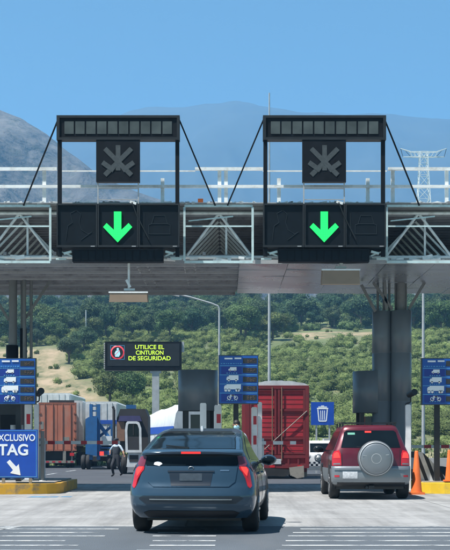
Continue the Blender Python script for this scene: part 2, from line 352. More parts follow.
mb.add([(-3.6, 19.52, .004), (-.6, 19.52, .004), (-.6, 19.62, .004), (-3.6, 19.62, .004)], [(0, 1, 2, 3)])
mb.add([(.9, 19.45, .004), (4.2, 19.45, .004), (4.2, 19.54, .004), (.9, 19.54, .004)], [(0, 1, 2, 3)])
mb.add([(-4.2, 18.3, .004), (-3.35, 18.3, .004), (-3.05, 19.5, .004), (-3.35, 19.5, .004)], [(0, 1, 2, 3)])
tag(mb.build('road_markings', 'road_paint'), kind='structure')
mb = MB(); mb.add([(-4.55, 29.75, .004), (-3.85, 29.75, .004), (-3.85, 30.35, .004), (-4.5, 30.35, .004)], [(0, 1, 2, 3)]); mb.add([(-3.8, 29.9, .004), (-3.55, 29.9, .004), (-3.55, 30.35, .004), (-3.8, 30.35, .004)], [(0, 1, 2, 3)])
tag(mb.build('blue_road_marking', 'blue_paint'), kind='structure')
mb = MB()
for y0, x0, x1 in ((39.0, -5, -.5), (39.1, .8, 4.3)):
    mb.add([(x0, y0, gz(y0)+.004), (x1, y0, gz(y0)+.004), (x1, y0+.5, gz(y0+.5)+.004), (x0, y0+.5, gz(y0+.5)+.004)], [(0, 1, 2, 3)])
for x0 in (-9.0,):
    for k in range(6):
        y0 = 46+k*9; mb.add([(x0, y0, gz(y0)+.004), (x0+.15, y0, gz(y0)+.004), (x0+.15, y0+5, gz(y0+5)+.004), (x0, y0+5, gz(y0+5)+.004)], [(0, 1, 2, 3)])
tag(mb.build('exit_road_markings', 'road_paint'), kind='structure')

def mountain(name, m, ridge, D, front, back, nx, ny, amp, sc, seed, base):
    x0, x1 = PX(ridge[0][0], D), PX(ridge[-1][0], D)
    vs = []
    for j in range(ny+1):
        v = j/ny; yy = D-front + v*(front+back)
        t = (yy-(D-front))/front if yy <= D else 1-(yy-D)/back
        prof = t**1.15 if yy <= D else max(0, t)**1.5
        for i in range(nx+1):
            x = x0+(x1-x0)*i/nx
            zr = PZ(pl(ridge, CX+x*F/D), D)
            q = Vector((x/sc, yy/sc*.55, seed))
            rg = 0.0; a = 1.0
            for o in range(5):
                rg += a*(abs(noise.noise(q))-.25); q = q*2.1; a *= .5
            crest = min(1, abs(t-1)*5+.12)
            vs.append((x, yy, base+(zr-base)*prof - amp*rg*crest*min(1, t*3)))
    mb = MB(); n = nx+1
    mb.add(vs, [(j*n+i, j*n+i+1, (j+1)*n+i+1, (j+1)*n+i) for j in range(ny) for i in range(nx)], True)
    return tag(mb.build(name, m, None, fix=False), kind='structure')
mountain('barren_mountain', 'barren', [(-420, 40), (-200, 62), (-60, 92), (0, 113), (20, 120), (45, 134), (65, 150), (95, 171), (130, 187), (180, 201), (215, 216), (260, 245), (320, 258), (370, 240), (420, 213), (450, 204), (520, 180), (700, 150), (900, 140)], 1300, 640, 500, 300, 130, 62, 130, 5, 58)
mountain('far_mountain', 'far_rock', [(-500, 160), (-200, 150), (0, 150), (60, 138), (100, 124), (122, 112), (132, 107.5), (150, 105.5), (165, 106), (185, 107.5), (205, 104), (220, 104.5), (238, 102.5), (252, 104.5), (262, 108), (300, 113), (345, 116), (390, 115), (410, 118), (450, 121), (600, 130), (900, 160)], 3600, 1500, 1200, 260, 90, 170, 420, 11, 62)

# ------------------------------------------------------------------ trees and scrub
def leaf_cloud(mb, lobes, count, size, rnd):
    tot = sum(l[1].x*l[1].z for l in lobes)
    for c, r in lobes:
        k = int(count*r.x*r.z/tot)
        for _ in range(k):
            d = Vector((rnd.gauss(0, 1), rnd.gauss(0, 1), rnd.gauss(0, 1))).normalized()
            q = rnd.uniform(.72, 1.08); p = c+Vector((d.x*r.x*q, d.y*r.y*q, d.z*r.z*q))
            nrm = (d+Vector((rnd.uniform(-.9, .9), rnd.uniform(-.9, .9), rnd.uniform(-.5, .9)))).normalized()
            a = nrm.orthogonal().normalized(); b = nrm.cross(a); t = rnd.uniform(0, 6.28)
            a, b = a*math.cos(t)+b*math.sin(t), b*math.cos(t)-a*math.sin(t); s1 = size*rnd.uniform(.6, 1.4); s2 = s1*rnd.uniform(.5, .9)
            mb.add([p-a*s1, p+b*s2, p+a*s1, p-b*s2], [(0, 1, 2, 3)])
def core(mb, c, r, rnd):
    nu, nv = 9, 6; vs = []
    for j in range(nv+1):
        t = math.pi*j/nv
        for k in range(nu):
            a = 2*math.pi*k/nu; q = .78+rnd.uniform(-.12, .1); vs.append((c.x+r.x*q*math.sin(t)*math.cos(a), c.y+r.y*q*math.sin(t)*math.sin(a), c.z+r.z*q*math.cos(t)))
    mb.add(vs, [(j*nu+k, j*nu+(k+1) % nu, (j+1)*nu+(k+1) % nu, (j+1)*nu+k) for j in range(nv) for k in range(nu)])
PROTO = []
def tree_proto(i, leafmat):
    rnd = random.Random(100+i); H = rnd.uniform(5.2, 6.8)
    root = thing('broadleaf_tree', None, 'tree', (0, 0, 0), 'trees on the hillside', world=False)
    tk = MB(); tk.tube((0, 0, -.6), (0, 0, H*.42), .24, .15, 8)
    lobes = []
    nl = rnd.randint(7, 10)
    for k in range(nl):
        a = k*2*math.pi/nl+rnd.uniform(-.4, .4); rr = rnd.uniform(.9, 2.3) if k else .2
        c = Vector((rr*math.cos(a), rr*math.sin(a), H*rnd.uniform(.42, .78))); r = rnd.uniform(.95, 1.6)
        lobes.append((c, Vector((r, r, r*rnd.uniform(.65, .9)))))
        tk.tube((0, 0, H*.3), c*.85, .09, .03, 5)
    lobes.append((Vector((rnd.uniform(-.4, .4), 0, H*.8)), Vector((1.4, 1.4, 1.1))))
    tk.build('trunk', 'trunk', root)
    cm = MB()
    for c, r in lobes: core(cm, c, r*.85, rnd)
    leaf_cloud(cm, lobes, 2600, .15, rnd)
    cm.build('crown', leafmat, root, smooth=False, fix=False)
    return root
for i in range(5): PROTO.append(tree_proto(i, 'leaf_dark'))
for i in range(5, 9): PROTO.append(tree_proto(i, 'leaf_mid'))
def place_trees():
    rnd = random.Random(21); used = [False]*9; spots = []; tries = 0
    while len(spots) < 285 and tries < 20000:
        tries += 1
        y = rnd.choice([rnd.uniform(262, 330), rnd.uniform(285, 440), rnd.uniform(400, 500)]); hw = y*.185
        x = rnd.uniform(-hw, hw)
        if dryness(x, y) > .25 or (12 < x < 38 and 255 < y < 300): continue
        if any((x-a)**2+(y-b)**2 < 9 for a, b, _ in spots): continue
        spots.append((x, y, rnd.randint(0, 4) if rnd.random() < (.78 if y > 290 else .45) else rnd.randint(5, 8)))
    # larger trees by the dry field and low on the slope
    for px, Y, k in ((69, 232, 1), (58, 268, 6), (36, 262, 2), (84, 246, 3), (20, 268, 0), (44, 275, 5), (106, 205, 7), (118, 190, 8), (128, 226, 6), (133, 172, 7), (110, 172, 8)):
        spots.append((PX(px, Y), Y, k))
    for x, y, k in spots:
        o = PROTO[k] if not used[k] else copy_tree(PROTO[k]); used[k] = True
        s = rnd.uniform(.75, 1.35) if y > 260 else rnd.uniform(.6, .95)
        o.location = (x, y, hz(x, y)); o.scale = (s*rnd.uniform(.9, 1.2), s*rnd.uniform(.9, 1.2), s*rnd.uniform(.85, 1.1)); o.rotation_euler = (0, 0, rnd.uniform(0, 6.28))
        if k < 5: o['label'] = 'dark green broadleaf tree in the wooded belt high on the hillside'
        elif y < 262: o['label'] = 'light green bushy tree low on the slope beside the dry field'
        else: o['label'] = 'lighter green broadleaf tree among the darker ones on the hillside'
        if k < 5 and y < 262: o['label'] = 'dark round tree standing alone at the dry field'
place_trees()
def scrub():
    rnd = random.Random(5); mb = MB(); n = 0
    while n < 3300:
        y = rnd.uniform(112, 300); x = rnd.uniform(-y*.2-4, y*.2+4)
        dd = dryness(x, y)
        if y > 128 and (dd > .2 or (10 < x < 36 and y > 258)) and rnd.random() > .06: continue
        if y < 135 and rnd.random() < .6: continue
        n += 1; r = rnd.uniform(.35, 1.45) if y > 135 else rnd.uniform(.25, .7)
        if dd > .2 and y > 128: r *= .5
        z = hz(x, y); c = Vector((x, y, z+r*.55)); lob = [(c, Vector((r, r, r*.8)))]
        if rnd.random() < .6: lob.append((c+Vector((rnd.uniform(-r, r), rnd.uniform(-r, r), r*.2)), Vector((r*.7, r*.7, r*.6))))
        for cc, rr in lob: core(mb, cc, rr*.85, rnd)
        leaf_cloud(mb, lob, int(90+110*r), .095, rnd)
    o = mb.build('scrub', 'leaf_scrub', None, smooth=False, fix=False); tag(o, 'bright green scrub bushes covering the lower hillside', 'scrub', kind='stuff')
scrub()
def undergrowth():
    rnd = random.Random(15); mb = MB()
    for _ in range(1500):
        y = rnd.uniform(285, 510); x = rnd.uniform(-y*.185, y*.185)
        if dryness(x, y) > .2 or (12 < x < 38 and y < 300): continue
        r = rnd.uniform(.8, 2.2); z = hz(x, y); c = Vector((x, y, z+r*.5)); lob = [(c, Vector((r*1.2, r, r*.8)))]
        core(mb, c, lob[0][1]*.85, rnd); leaf_cloud(mb, lob, int(60+60*r), .16, rnd)
    tag(mb.build('undergrowth', 'leaf_mid', None, smooth=False, fix=False), 'mid green undergrowth between the trees high on the hillside', 'undergrowth', kind='stuff')
undergrowth()
def verge():
    rnd = random.Random(9); mb = MB()
    for _ in range(9000):
        y = rnd.uniform(98.5, 135); x = rnd.uniform(-30, 30); z = hz(x, y); h = rnd.uniform(.15, .5); a = rnd.uniform(0, 6.28); d = Vector((math.cos(a), math.sin(a), 0))*.07; l = Vector((rnd.uniform(-.15, .15), rnd.uniform(-.15, .15), h))
        p = Vector((x, y, z-.02)); mb.add([p-d, p+d, p+l], [(0, 1, 2)])
    tag(mb.build('verge_grass', 'leaf_mid', None, smooth=False, fix=False), 'green grass tufts on the verge below the hillside', 'grass', kind='stuff')
verge()

# ------------------------------------------------------------------ toll canopy
YF, YB = 32.2, 38.7
ZB, ZT = 5.70, 7.08
XL, XR = -16.0, 16.0
can = thing('toll_canopy', 'long steel toll canopy with open trusses carrying the green arrow signs', 'canopy', (0, YF, 0))
mb = MB(); mb.span(XL, XR, YF+.1, YB, ZT-.02, ZT+.05); mb.build('roof_deck', 'deck', can)
mb = MB(); y = YF+.35
while y < YB-.1:
    mb.span(XL, XR, y-.06, y+.06, ZT-.17, ZT-.023); y += .42
pu = mb.build('roof_purlin', 'purlin', can)
mb = MB(); mb.span(XL, XR, YB+.003, YB+.1, ZB+.25, ZT+.05); mb.build('rear_fascia', 'deck', can)
mb = MB()                                                        # front white Warren truss
apex = [PX(219, 32.4)+4.98*k for k in range(-4, 5)]
for a in apex:
    for s in (-1, 1): mb.tube((a+s*.02, 32.45, ZT-.13), (a+s*.80, 32.45, ZB+.22), .035, n=8)
    mb.tube((a, 32.5, ZT-.1), (a, 32.5, ZB+.2), .022, n=6) if False else None
mb.tube((XL, 32.45, ZB+.18), (XR, 32.45, ZB+.18), .045); mb.tube((XL, 32.45, ZT-.10), (XR, 32.45, ZT-.10), .04)
mb.build('front_truss', 'white_steel', can)
mb = MB()
for a in apex:                                                    # outer hinged frames of flat bar between the signs
    x0, x1 = a-.85, a+.83; Yf = 32.0
    for z in (ZT, ZB+.0): mb.bar((x0, Yf, z), (x1, Yf, z), .06, .05)
    mb.bar((x0, Yf, ZT-.5), (x1, Yf, ZT-.5), .035, .03)
    for x in (x0, x1): mb.bar((x, Yf+.003, ZB+.03), (x, Yf+.003, ZT-.03), .055, .05)
    mb.bar((x0+.1, Yf+.06, ZT-.36), (x0+1.2, Yf+.1, ZT-.24), .03, .03)
    mb.bar((x0-.35, Yf+.1, ZB+.12), (x0, Yf+.1, ZB+.12), .04, .04)
mb.build('service_frame', 'cyan_steel', can)
mb = MB()
for a in apex:                                                    # inner trusses
    for k in range(1, 9):
        yy = 32.45+k*.68
        for s in (-1, 1): mb.bar((a+s*.02, yy, ZT-.2), (a+s*.95, yy, ZB+.2), .05, .05)
    mb.bar((a+.18, 32.6, ZT-.12), (a+.18, 32.6, ZB+.2), .05)
    mb.build('inner_truss', 'white_steel', can); mb = MB()
mb = MB()
for a in apex: mb.bar((a, 32.5, ZT-.12), (a, YB-.1, ZT-.12), .1, .12)
mb.build('ridge_beam', 'grey_steel', can)
mb = MB(); rb = random.Random(2)
y = YF+.3; k = 0; gb = MB()
while y < YB:
    h = .10 if k % 3 else .22
    (gb if k % 3 == 1 else mb).span(XL, .34 if k % 2 else .42, y-.06, y+.06, ZB+.02, ZB+.02+h); y += .46; k += 1
gb.build('bottom_rail', 'galv', can)
for a in [XL+.6+1.24*q for q in range(14)]:
    if a < .2: mb.span(a-.04, a+.04, YF+.15, YB, ZB+.225, ZB+.30)
mb.span(XL, .3, YB-.18, YB-.002, ZB-.06, ZB+.06)
mb.build('bottom_beam', 'purlin', can)
mb = MB()
for X0 in (-2.1, -.9):                                            # lattice clusters at the open underside
    for k in range(11):
        yy = YF+.4+k*.55; mb.bar((X0-.14, yy, ZB+.04), (X0+.14, yy+.3, ZB+.2), .05); mb.bar((X0+.14, yy, ZB+.04), (X0-.14, yy+.3, ZB+.2), .05)
mb.build('lattice_joint', 'galv', can)
mb = MB(); rs = random.Random(8); x = .36
while x < XR:
    wd = 1.22; y = YF-.05; 
    for j in range(5):
        y1 = y+1.33; q = [rs.uniform(-.012, .012) for _ in range(4)]
        vs = [(x, y, ZB+q[0]), (x+wd-.012, y, ZB+q[1]), (x+wd-.012, y1-.012, ZB+q[2]), (x, y1-.012, ZB+q[3])]
        mb.add(vs+[(a, b, c+.02) for a, b, c in vs], [(0, 1, 2, 3), (7, 6, 5, 4), (0, 4, 5, 1), (1, 5, 6, 2), (2, 6, 7, 3), (3, 7, 4, 0)]); y = y1
    x += wd
mb.build('soffit_panel', 'soffit', can)
mb = MB(); mb.span(.36, XR, YF-.12, YF-.06, ZB-.03, ZB+.07); mb.build('soffit_edge', 'galv', can)
mb = MB(); mb.span(XL, XR, 31.95, 32.9, ZT+.056, ZT+.08); mb.build('walkway_deck', 'galv', can)
# railing
def rail_pts():
    top, mid, post = MB(), MB(), MB(); Y = 32.15
    zt, zm = PZ(169, Y), PZ(186.5, Y)
    for x0, x1 in ((-200, 57), (195, 263), (388, 640)): top.bar((PX(x0, Y), Y, zt), (PX(x1, Y), Y, zt), .075, .07)
    for x0, x1 in ((57, 195), (263, 388)): top.bar((PX(x0, Y), Y+.25, zt), (PX(x1, Y), Y+.25, zt), .032, .03)
    for x0, x1 in ((-200, 640),): mid.bar((PX(x0, Y), Y+.003, zm), (PX(x1, Y), Y+.003, zm), .07, .06)
    for x in (-160, -110, -60, -5, 44, 162.5, 219.5, 226, 279, 368, 393, 447, 500, 550, 600):
        MB().bar((PX(x, Y), Y+.06, ZT+.08), (PX(x, Y), Y+.06, zt if x not in (162.5, 279, 368) else PZ(178, Y)), .09, .06).build('railing_post', 'white_steel', can)
    top.build('top_rail', 'white_steel', can); mid.build('middle_rail', 'white_steel', can)
rail_pts()
mb = MB()                                                        # clutter on the walkway edge: clamps, cable, drain bits
rs = random.Random(4)
for k in range(150):
    x = rs.uniform(-7, 7); mb.box((x, 32.0, ZT+.075+rs.uniform(0, .012)), (rs.uniform(.03, .16), .05, rs.uniform(.01, .06)), ry=rs.uniform(-.3, .3))
mb.build('walkway_trim', 'white_steel', can)
mb = MB()
for a in apex:
    for k in range(16):
        mb.box((a+rs.uniform(-1.5, .9), 32.3+rs.uniform(0, .4), ZB+.08+rs.uniform(0, .12)), (rs.uniform(.08, .3), .12, rs.uniform(.03, .1)), ry=rs.uniform(-.25, .25))
mb.build('gusset_scraps', 'white_steel', can); can.children[-1]['kind'] = 'stuff'
mb = MB(); mb.box((PX(200.5, 31.95), 31.97, ZT+.125), (.13, .06, .09)); mb.build('orange_beacon', 'orange', can)
# columns of the canopy
for cx, cy in ((PX(13, 35.8), 35.8),):
    mb = MB(); mb.tube((cx, cy, .2), (cx, cy, ZB+.02), .115, n=16); mb.tube((cx+.24, cy+.1, .2), (cx+.24, cy+.1, ZB+.02), .045); mb.tube((cx+.33, cy-.1, .2), (cx+.33, cy-.1, ZB+.02), .05); mb.tube((cx+.5, cy, .2), (cx+.5, cy, ZB+.02), .042); mb.tube((cx-.12, cy+.3, .2), (cx-.12, cy+.3, ZB+.02), .045)
    mb.build('pipe_column', 'grey_steel', can)
    mb = MB(); mb.bar((cx+.35, cy, PZ(318, cy)), (cx+1.02, cy, ZB), .07); mb.bar((cx-.12, cy, PZ(320, cy)), (cx-.75, cy, ZB), .07); mb.build('column_brace', 'grey_steel', can)
    mb = MB(); mb.lathe([(.0, 3.93), (.17, 3.93), (.17, .25)], (cx-.02, cy, .0)); mb.lathe([(.0, 4.4), (.10, 4.4), (.10, .25)], (cx+.28, cy+.05, 0)); mb.lathe([(.0, 3.6), (.07, 3.6), (.07, .25)], (cx+.47, cy+.02, 0)); mb.build('column_wrap', 'black', can)
cy = 36.2
xa, xb = PX(382.5, cy), PX(401, cy)
mb = MB(); mb.tube((xb, cy, 4.8), (xb, cy, ZB), .12, n=16)
for dx in (-.62, -.45, -.12, .16, -.3): mb.tube((xa+.5+dx, cy+.1, 4.8), (xa+.5+dx, cy+.1, ZB), .035)
mb.build('pipe_column', 'grey_steel', can)
mb = MB()
for (x0, y0), (x1, y1) in (((375, 312), (361, 296)), ((392, 310), (373, 288)), ((408, 310), (424, 284)), ((386, 310), (384, 288))): mb.bar((PX(x0, cy), cy-.1, PZ(y0, cy)), (PX(x1, cy), cy-.1, min(ZB, PZ(y1, cy)+.3)), .075)
mb.build('column_brace', 'grey_steel', can)
for xx, rr, yy in ((xa, .275, cy+.12), (xb, .285, cy-.05)):
    mb = MB(); zt = PZ(311, cy)
    prof = [(0, zt), (rr, zt), (rr, zt-1.16), (rr-.008, zt-1.165), (rr-.008, zt-1.185), (rr, zt-1.19), (rr, zt-2.5), (rr-.008, zt-2.505), (rr-.008, zt-2.525), (rr, zt-2.53), (rr, .2)]
    mb.lathe(prof, (xx, yy, 0), n=40); mb.build('column_casing', 'casing', can)
# canopy antenna mast behind the right sign is its own thing further down

# short sheet-metal drums on the islands
def drum(name, label, xc, Y, r, ztop, zbot):
    t = thing(name, label, 'drum', (xc, Y, .2), 'sheet metal drums on the islands')
    mb = MB(); mb.lathe([(0, ztop), (r, ztop), (r, zbot), (r-.01, zbot), (r-.01, ztop-.02)], (xc, Y, 0), n=40); mb.build('shell', 'casing', t)
    for a in (.5, 2.6, 3.9, 5.4):
        mb = MB(); mb.bar((xc+(r-.12)*math.cos(a), Y+(r-.12)*math.sin(a), .2), (xc+(r-.12)*math.cos(a), Y+(r-.12)*math.sin(a), zbot+.1), .12); mb.build('leg', 'black', t)
    mb = MB(); mb.span(xc-.2, xc+.3, Y-.2, Y+.2, .2, zbot-.1); mb.build('cabinet', 'bluegrey', t)
drum('metal_drum', 'wide dark metal drum on legs left of the middle price board', PX(198, 35.6), 35.6, .545, PZ(370.5, 35.6), PZ(411, 35.6))
drum('metal_drum', 'dark metal drum on legs beside the two tall column casings', PX(371.5, 36.6), 36.6, .53, PZ(371.5, 36.6), PZ(413, 36.6))

# ------------------------------------------------------------------ overhead lane signs
def lane_sign(xc, label, first=None):
    Y = 31.6; k = Y/F; ox = PX(xc, Y)
    t = thing('lane_sign', label, 'lane sign', (ox, Y, 5.7), 'overhead lane signs')
    if first is not None:
        for ch in first.children: copy_tree(ch, t)
        return t
    def B(name, x0, x1, y0, y1, d0, d1, m, par=t):
        mb = MB(); mb.span(ox+x0*k, ox+x1*k, Y+d0, Y+d1, PZ(y1, Y), PZ(y0, Y)); return mb.build(name, m, par)
    top = B('top_panel', -61.5, 61.5, 115.5, 140, 0, .22, 'signblack')
    mb = MB()
    x0, x1, z0, z1 = ox-61.5*k, ox+61.5*k, PZ(140, Y), PZ(115.5, Y)
    mb.span(x0, x1, Y-.03, Y-.003, z1-.06, z1); mb.span(x0, x1, Y-.03, Y-.003, z0, z0+.06); mb.span(x0, x0+.07, Y-.03, Y-.003, z0+.06, z1-.06); mb.span(x1-.07, x1, Y-.03, Y-.003, z0+.06, z1-.06); mb.build('rim', 'black', top)
    mb = MB()
    for q in range(10):
        a = -54.5+q*10.9; mb.span(ox+(a+.8)*k, ox+(a+10.1)*k, Y-.012, Y-.003, PZ(134, Y), PZ(121.5, Y))
    mb.build('pixel_panes', 'pane', top)
    for a in (-61, 57): B('post', a, a+4, 140.2, 256, .06, .16, 'signblack')
    xp = B('stop_panel', -22, 21.5, 140.3, 182, -.02, .16, 'signblack')
    mb = MB(); cz = PZ(161, Y); r = .38; yy = Y-.026
    mb.bar((ox, yy, cz+r), (ox, yy, cz-r*.62), .115, .003)
    for q, (x0_, z0_, x1_, z1_) in enumerate(((.85, .78, -.85, -.92), (-.85, .78, .85, -.92), (1.0, -.10, .28, -.62), (-1.0, -.10, -.28, -.62))):
        mb.bar((ox+r*x0_, yy-.001*(q+1), cz+r*z0_), (ox+r*x1_, yy-.001*(q+1), cz+r*z1_), .115, .003)
    mb.build('unlit_cross', 'led_off', xp)
    mb = MB()
    for s in (-20.5, 20): mb.bar((ox+s*k, Y+.08, PZ(182, Y)), (ox+s*k, Y+.08, PZ(203.5, Y)), .03)
    for yv in (188, 199): mb.bar((ox-20*k, Y+.08, PZ(yv, Y)), (ox+20*k, Y+.08, PZ(yv, Y)), .02)
    mb.build('support_stub', 'galv', t)
    for q, nm in ((-1, 'side_panel'), (0, 'arrow_panel'), (1, 'side_panel')):
        x0, x1 = q*41-20.3, q*41+20.3; pn = B(nm, x0, x1, 204, 247.5, -.02, .2, 'panel')
        mb = MB(); a, b, c, d = ox+x0*k, ox+x1*k, PZ(247.5, Y), PZ(204, Y)
        for e in ((a, b, d-.035, d), (a, b, c, c+.05)): mb.span(e[0], e[1], Y-.06, Y-.023, e[2], e[3])
        mb.span(a, a+.03, Y-.06, Y-.023, c+.05, d-.035); mb.span(b-.03, b, Y-.06, Y-.023, c+.05, d-.035); mb.build('rim', 'black', pn)
        mb = MB(); mb.span(b-.16, b-.06, Y-.066, Y-.061, c+.012, c+.03); mb.build('maker_plate', 'galv', pn)
        if q == 0:
            mb = MB(); cz = PZ(227, Y); cx0 = ox-.01; s = .36; y0 = Y-.05
            pts = [(-.25, 1.02), (.25, 1.02), (.25, -.22), (.74, .24), (.98, -.02), (0, -1.05), (-.98, -.02), (-.74, .24), (-.25, -.22)]
            mb.prism([(cx0+a*s, cz+b*s) for a, b in pts], y0, y0+.02); mb.build('arrow', 'led_green', pn)
        elif q < 0:
            cz = PZ(226, Y); c0 = ox-41*k; yy = Y-.024
            pts = [(-.3, -.35), (-.25, .0), (-.12, .08), (-.18, .3), (-.02, .38), (.1, .28), (.06, .08), (.12, -.1), (.3, -.2), (.4, -.15), (.1, -.35)]
            outline([Vector((c0+a*.9, yy, cz+b)) for a, b in pts], .006).build('ghost_figure', 'faint', pn)
        else:
            cz = PZ(226, Y); c0 = ox+41*k; yy = Y-.024
            for pts in ([(-.25, -.2), (-.25, .02), (-.18, .05), (-.12, .25), (.14, .25), (.2, .05), (.27, .02), (.27, -.2), (-.25, -.2)], [(-.34, -.25), (-.34, .3)], [(-.18, .05), (.2, .05)]):
                pass
            ou = MB()
            for pts in ([(-.25, -.2), (-.25, .02), (-.18, .05), (-.12, .25), (.14, .25), (.2, .05), (.27, .02), (.27, -.2), (-.25, -.2)], [(-.36, -.25), (-.36, .3)], [(-.18, .05), (.2, .05)]):
                ou.path([Vector((c0+a, yy, cz+b)) for a, b in pts], .006, 6)
            ou.build('ghost_car', 'faint', pn)
    lb = B('lower_box', -46, 45, 249, 261.5, .02, .3, 'signblack')
    mb = MB()
    for q in range(12): mb.span(ox+(-44+q*7.4)*k, ox+(-38+q*7.4)*k, Y+.008, Y+.0175, PZ(259.5, Y), PZ(251, Y))
    mb.build('grille', 'panel', lb)
    for s in (-1, 1):
        mb = MB(); mb.bar((ox+s*60*k, Y+.12, PZ(116.5, Y)), (ox+s*97*k, Y+.35, PZ(203, Y)), .035); mb.build('stay_rod', 'signblack', t)
        mb = MB(); mb.box((ox+s*51*k, Y+.12, PZ(252, Y)), (.2, .1, .05), ry=.25*s); mb.bar((ox+s*47*k, Y+.15, PZ(255, Y)), (ox+s*60*k, Y+.15, PZ(250, Y)), .03); mb.box((ox+s*58*k, Y+.2, PZ(258, Y)), (.25, .1, .035)); mb.build('mount_bracket', 'cyan_steel', t)
    mb = MB(); mb.path([Vector((ox+14*k, Y-.08, PZ(203, Y))), Vector((ox+19*k, Y-.09, PZ(216, Y))), Vector((ox+31*k, Y-.09, PZ(240, Y)))], .014); mb.build('cable', 'black', t)
    mb = MB(); mb.box((ox+15*k, Y-.02, PZ(203, Y)), (.16, .08, .06), ry=.3); mb.build('clamp', 'white_steel', t)
    return t
s1 = lane_sign(118.2, 'overhead lane sign with green down arrow above the dark blue hatchback lane')
s2 = lane_sign(324.5, 'overhead lane sign with green down arrow above the maroon spare-wheel SUV', s1)
# flood lights hung under the canopy
def floodlight(x0, x1, y0, y1, label):
    Y = 31.75; xc = (PX(x0, Y)+PX(x1, Y))/2
    t = thing('flood_light', label, 'flood light', (xc, Y, PZ(y1, Y)), 'flood lights under the canopy')
    mb = MB(); a, b, c, d = PX(x0, Y), PX(x1, Y), PZ(y1, Y), PZ(y0, Y)
    mb.add([(a, Y, c), (b, Y, c), (b, Y+.5, c+.05), (a, Y+.5, c+.05), (a+.02, Y, d), (b-.02, Y, d), (b-.02, Y+.45, d+.06), (a+.02, Y+.45, d+.06)], [(0, 1, 2, 3), (7, 6, 5, 4), (0, 4, 5, 1), (1, 5, 6, 2), (2, 6, 7, 3), (3, 7, 4, 0)]); mb.build('lamp_housing', 'tan_box', t)
    mb = MB(); mb.path([Vector((xc, Y+.2, ZB+.0)), Vector((xc, Y+.2, d+.1))], .03); mb.bar((xc-.12, Y+.2, d+.07), (xc+.15, Y+.2, d+.07), .05); mb.bar((xc-.06, Y+.15, d+.3), (xc+.04, Y+.15, d+.12), .06); mb.build('hanger', 'white_steel', t)
    mb = MB(); mb.span(a-.01, b+.01, Y-.01, Y-.003, d-.035, d); mb.build('top_trim', 'white_steel', t)
floodlight(109, 147.5, 291.5, 302, 'brown box flood light hanging under the left green arrow')
floodlight(322, 360, 269, 284.5, 'brown box flood light mounted under the right green arrow')

# ------------------------------------------------------------------ traffic islands and barriers
def island(label, x0, x1, y0, y1, m, kname, h=.25):
    t = thing('traffic_island', label, 'island', ((x0+x1)/2, y0, 0), 'toll islands')
    mb = MB(); n = 10; r = (x1-x0)/2; xc = (x0+x1)/2
    pts = [(xc-r, y1)]+[(xc+r*math.sin(a)*1.0, y0+r*.5*(1-math.cos(a))) for a in [-math.pi/2+math.pi*k/n for k in range(n+1)]]+[(xc+r, y1)]
    q = len(pts); mb.add([(x, y, 0.002) for x, y in pts]+[(x, y, h) for x, y in pts], [tuple(range(q))[::-1], tuple(range(q, 2*q))]+[(k, (k+1) % q, q+(k+1) % q, q+k) for k in range(q)]); mb.build('kerb', m, t)
    mb = MB(); mb.span(x0+.15, x1-.15, y0+.75, y1-.1, h+.002, h+.03); mb.build('island_slab', 'kerb', t)
island('toll island with worn orange yellow kerb under the blue TAG sign', -7.0, -4.08, 31.5, 35.9, 'yellow', 'kerb')
island('grey kerbed toll island hidden behind the dark blue hatchback', -.45, 1.02, 34.2, 45, 'kerb', 'kerb')
mb_r = island('toll island with bright yellow kerb at the right edge', 4.80, 7.6, 31.7, 37.5, 'yellow2', 'kerb', .26)

# striped concrete nose
def striped():
    m = bpy.data.materials.new('nose_stripes'); m.use_nodes = True; t = m.node_tree; N = t.nodes; L = t.links; b = N['Principled BSDF']; b.inputs['Roughness'].default_value = .7
    tc = N.new('ShaderNodeTexCoord'); sx = N.new('ShaderNodeSeparateXYZ'); L.new(tc.outputs['Object'], sx.inputs[0])
    a = N.new('ShaderNodeMath'); a.operation = 'MULTIPLY'; a.inputs[1].default_value = .38; L.new(sx.outputs['Z'], a.inputs[0])
    s = N.new('ShaderNodeMath'); s.operation = 'ADD'; L.new(sx.outputs['X'], s.inputs[0]); L.new(a.outputs[0], s.inputs[1])
    d = N.new('ShaderNodeMath'); d.operation = 'DIVIDE'; d.inputs[1].default_value = .21; L.new(s.outputs[0], d.inputs[0])
    f = N.new('ShaderNodeMath'); f.operation = 'FRACT'; L.new(d.outputs[0], f.inputs[0]); g = N.new('ShaderNodeMath'); g.operation = 'GREATER_THAN'; g.inputs[1].default_value = .46; L.new(f.outputs[0], g.inputs[0])
    n = N.new('ShaderNodeTexNoise'); n.inputs['Scale'].default_value = 6; n.inputs['Detail'].default_value = 8; L.new(tc.outputs['Object'], n.inputs[0])
    r = N.new('ShaderNodeMapRange'); r.inputs[3].default_value = .55; r.inputs[4].default_value = 1.15; L.new(n.outputs[0], r.inputs[0])
    mx = N.new('ShaderNodeMix'); mx.data_type = 'RGBA'; mx.inputs[6].default_value = (.025, .026, .028, 1); mx.inputs[7].default_value = (.72, .73, .72, 1); L.new(g.outputs[0], mx.inputs[0])
    v = N.new('ShaderNodeVectorMath'); v.operation = 'SCALE'; L.new(mx.outputs[2], v.inputs[0]); L.new(r.outputs[0], v.inputs['Scale']); L.new(v.outputs[0], b.inputs['Base Color']); return m
M['stripes'] = striped()
t = thing('crash_barrier', 'sloping concrete island nose painted with black and white diagonal stripes', 'crash barrier', (4.85, 32.9, .29))
mb = MB(); mb.prism([(4.84, .285), (5.66, .285), (5.60, .36), (5.38, .62), (5.12, .90), (4.98, 1.02), (4.84, 1.02)], 32.9, 34.6); mb.build('concrete_block', 'stripes', t)
mb = MB(); mb.span(4.83, 4.95, 34.603, 36, .285, 1.0); mb.build('wing_wall', 'concrete_wall', t)
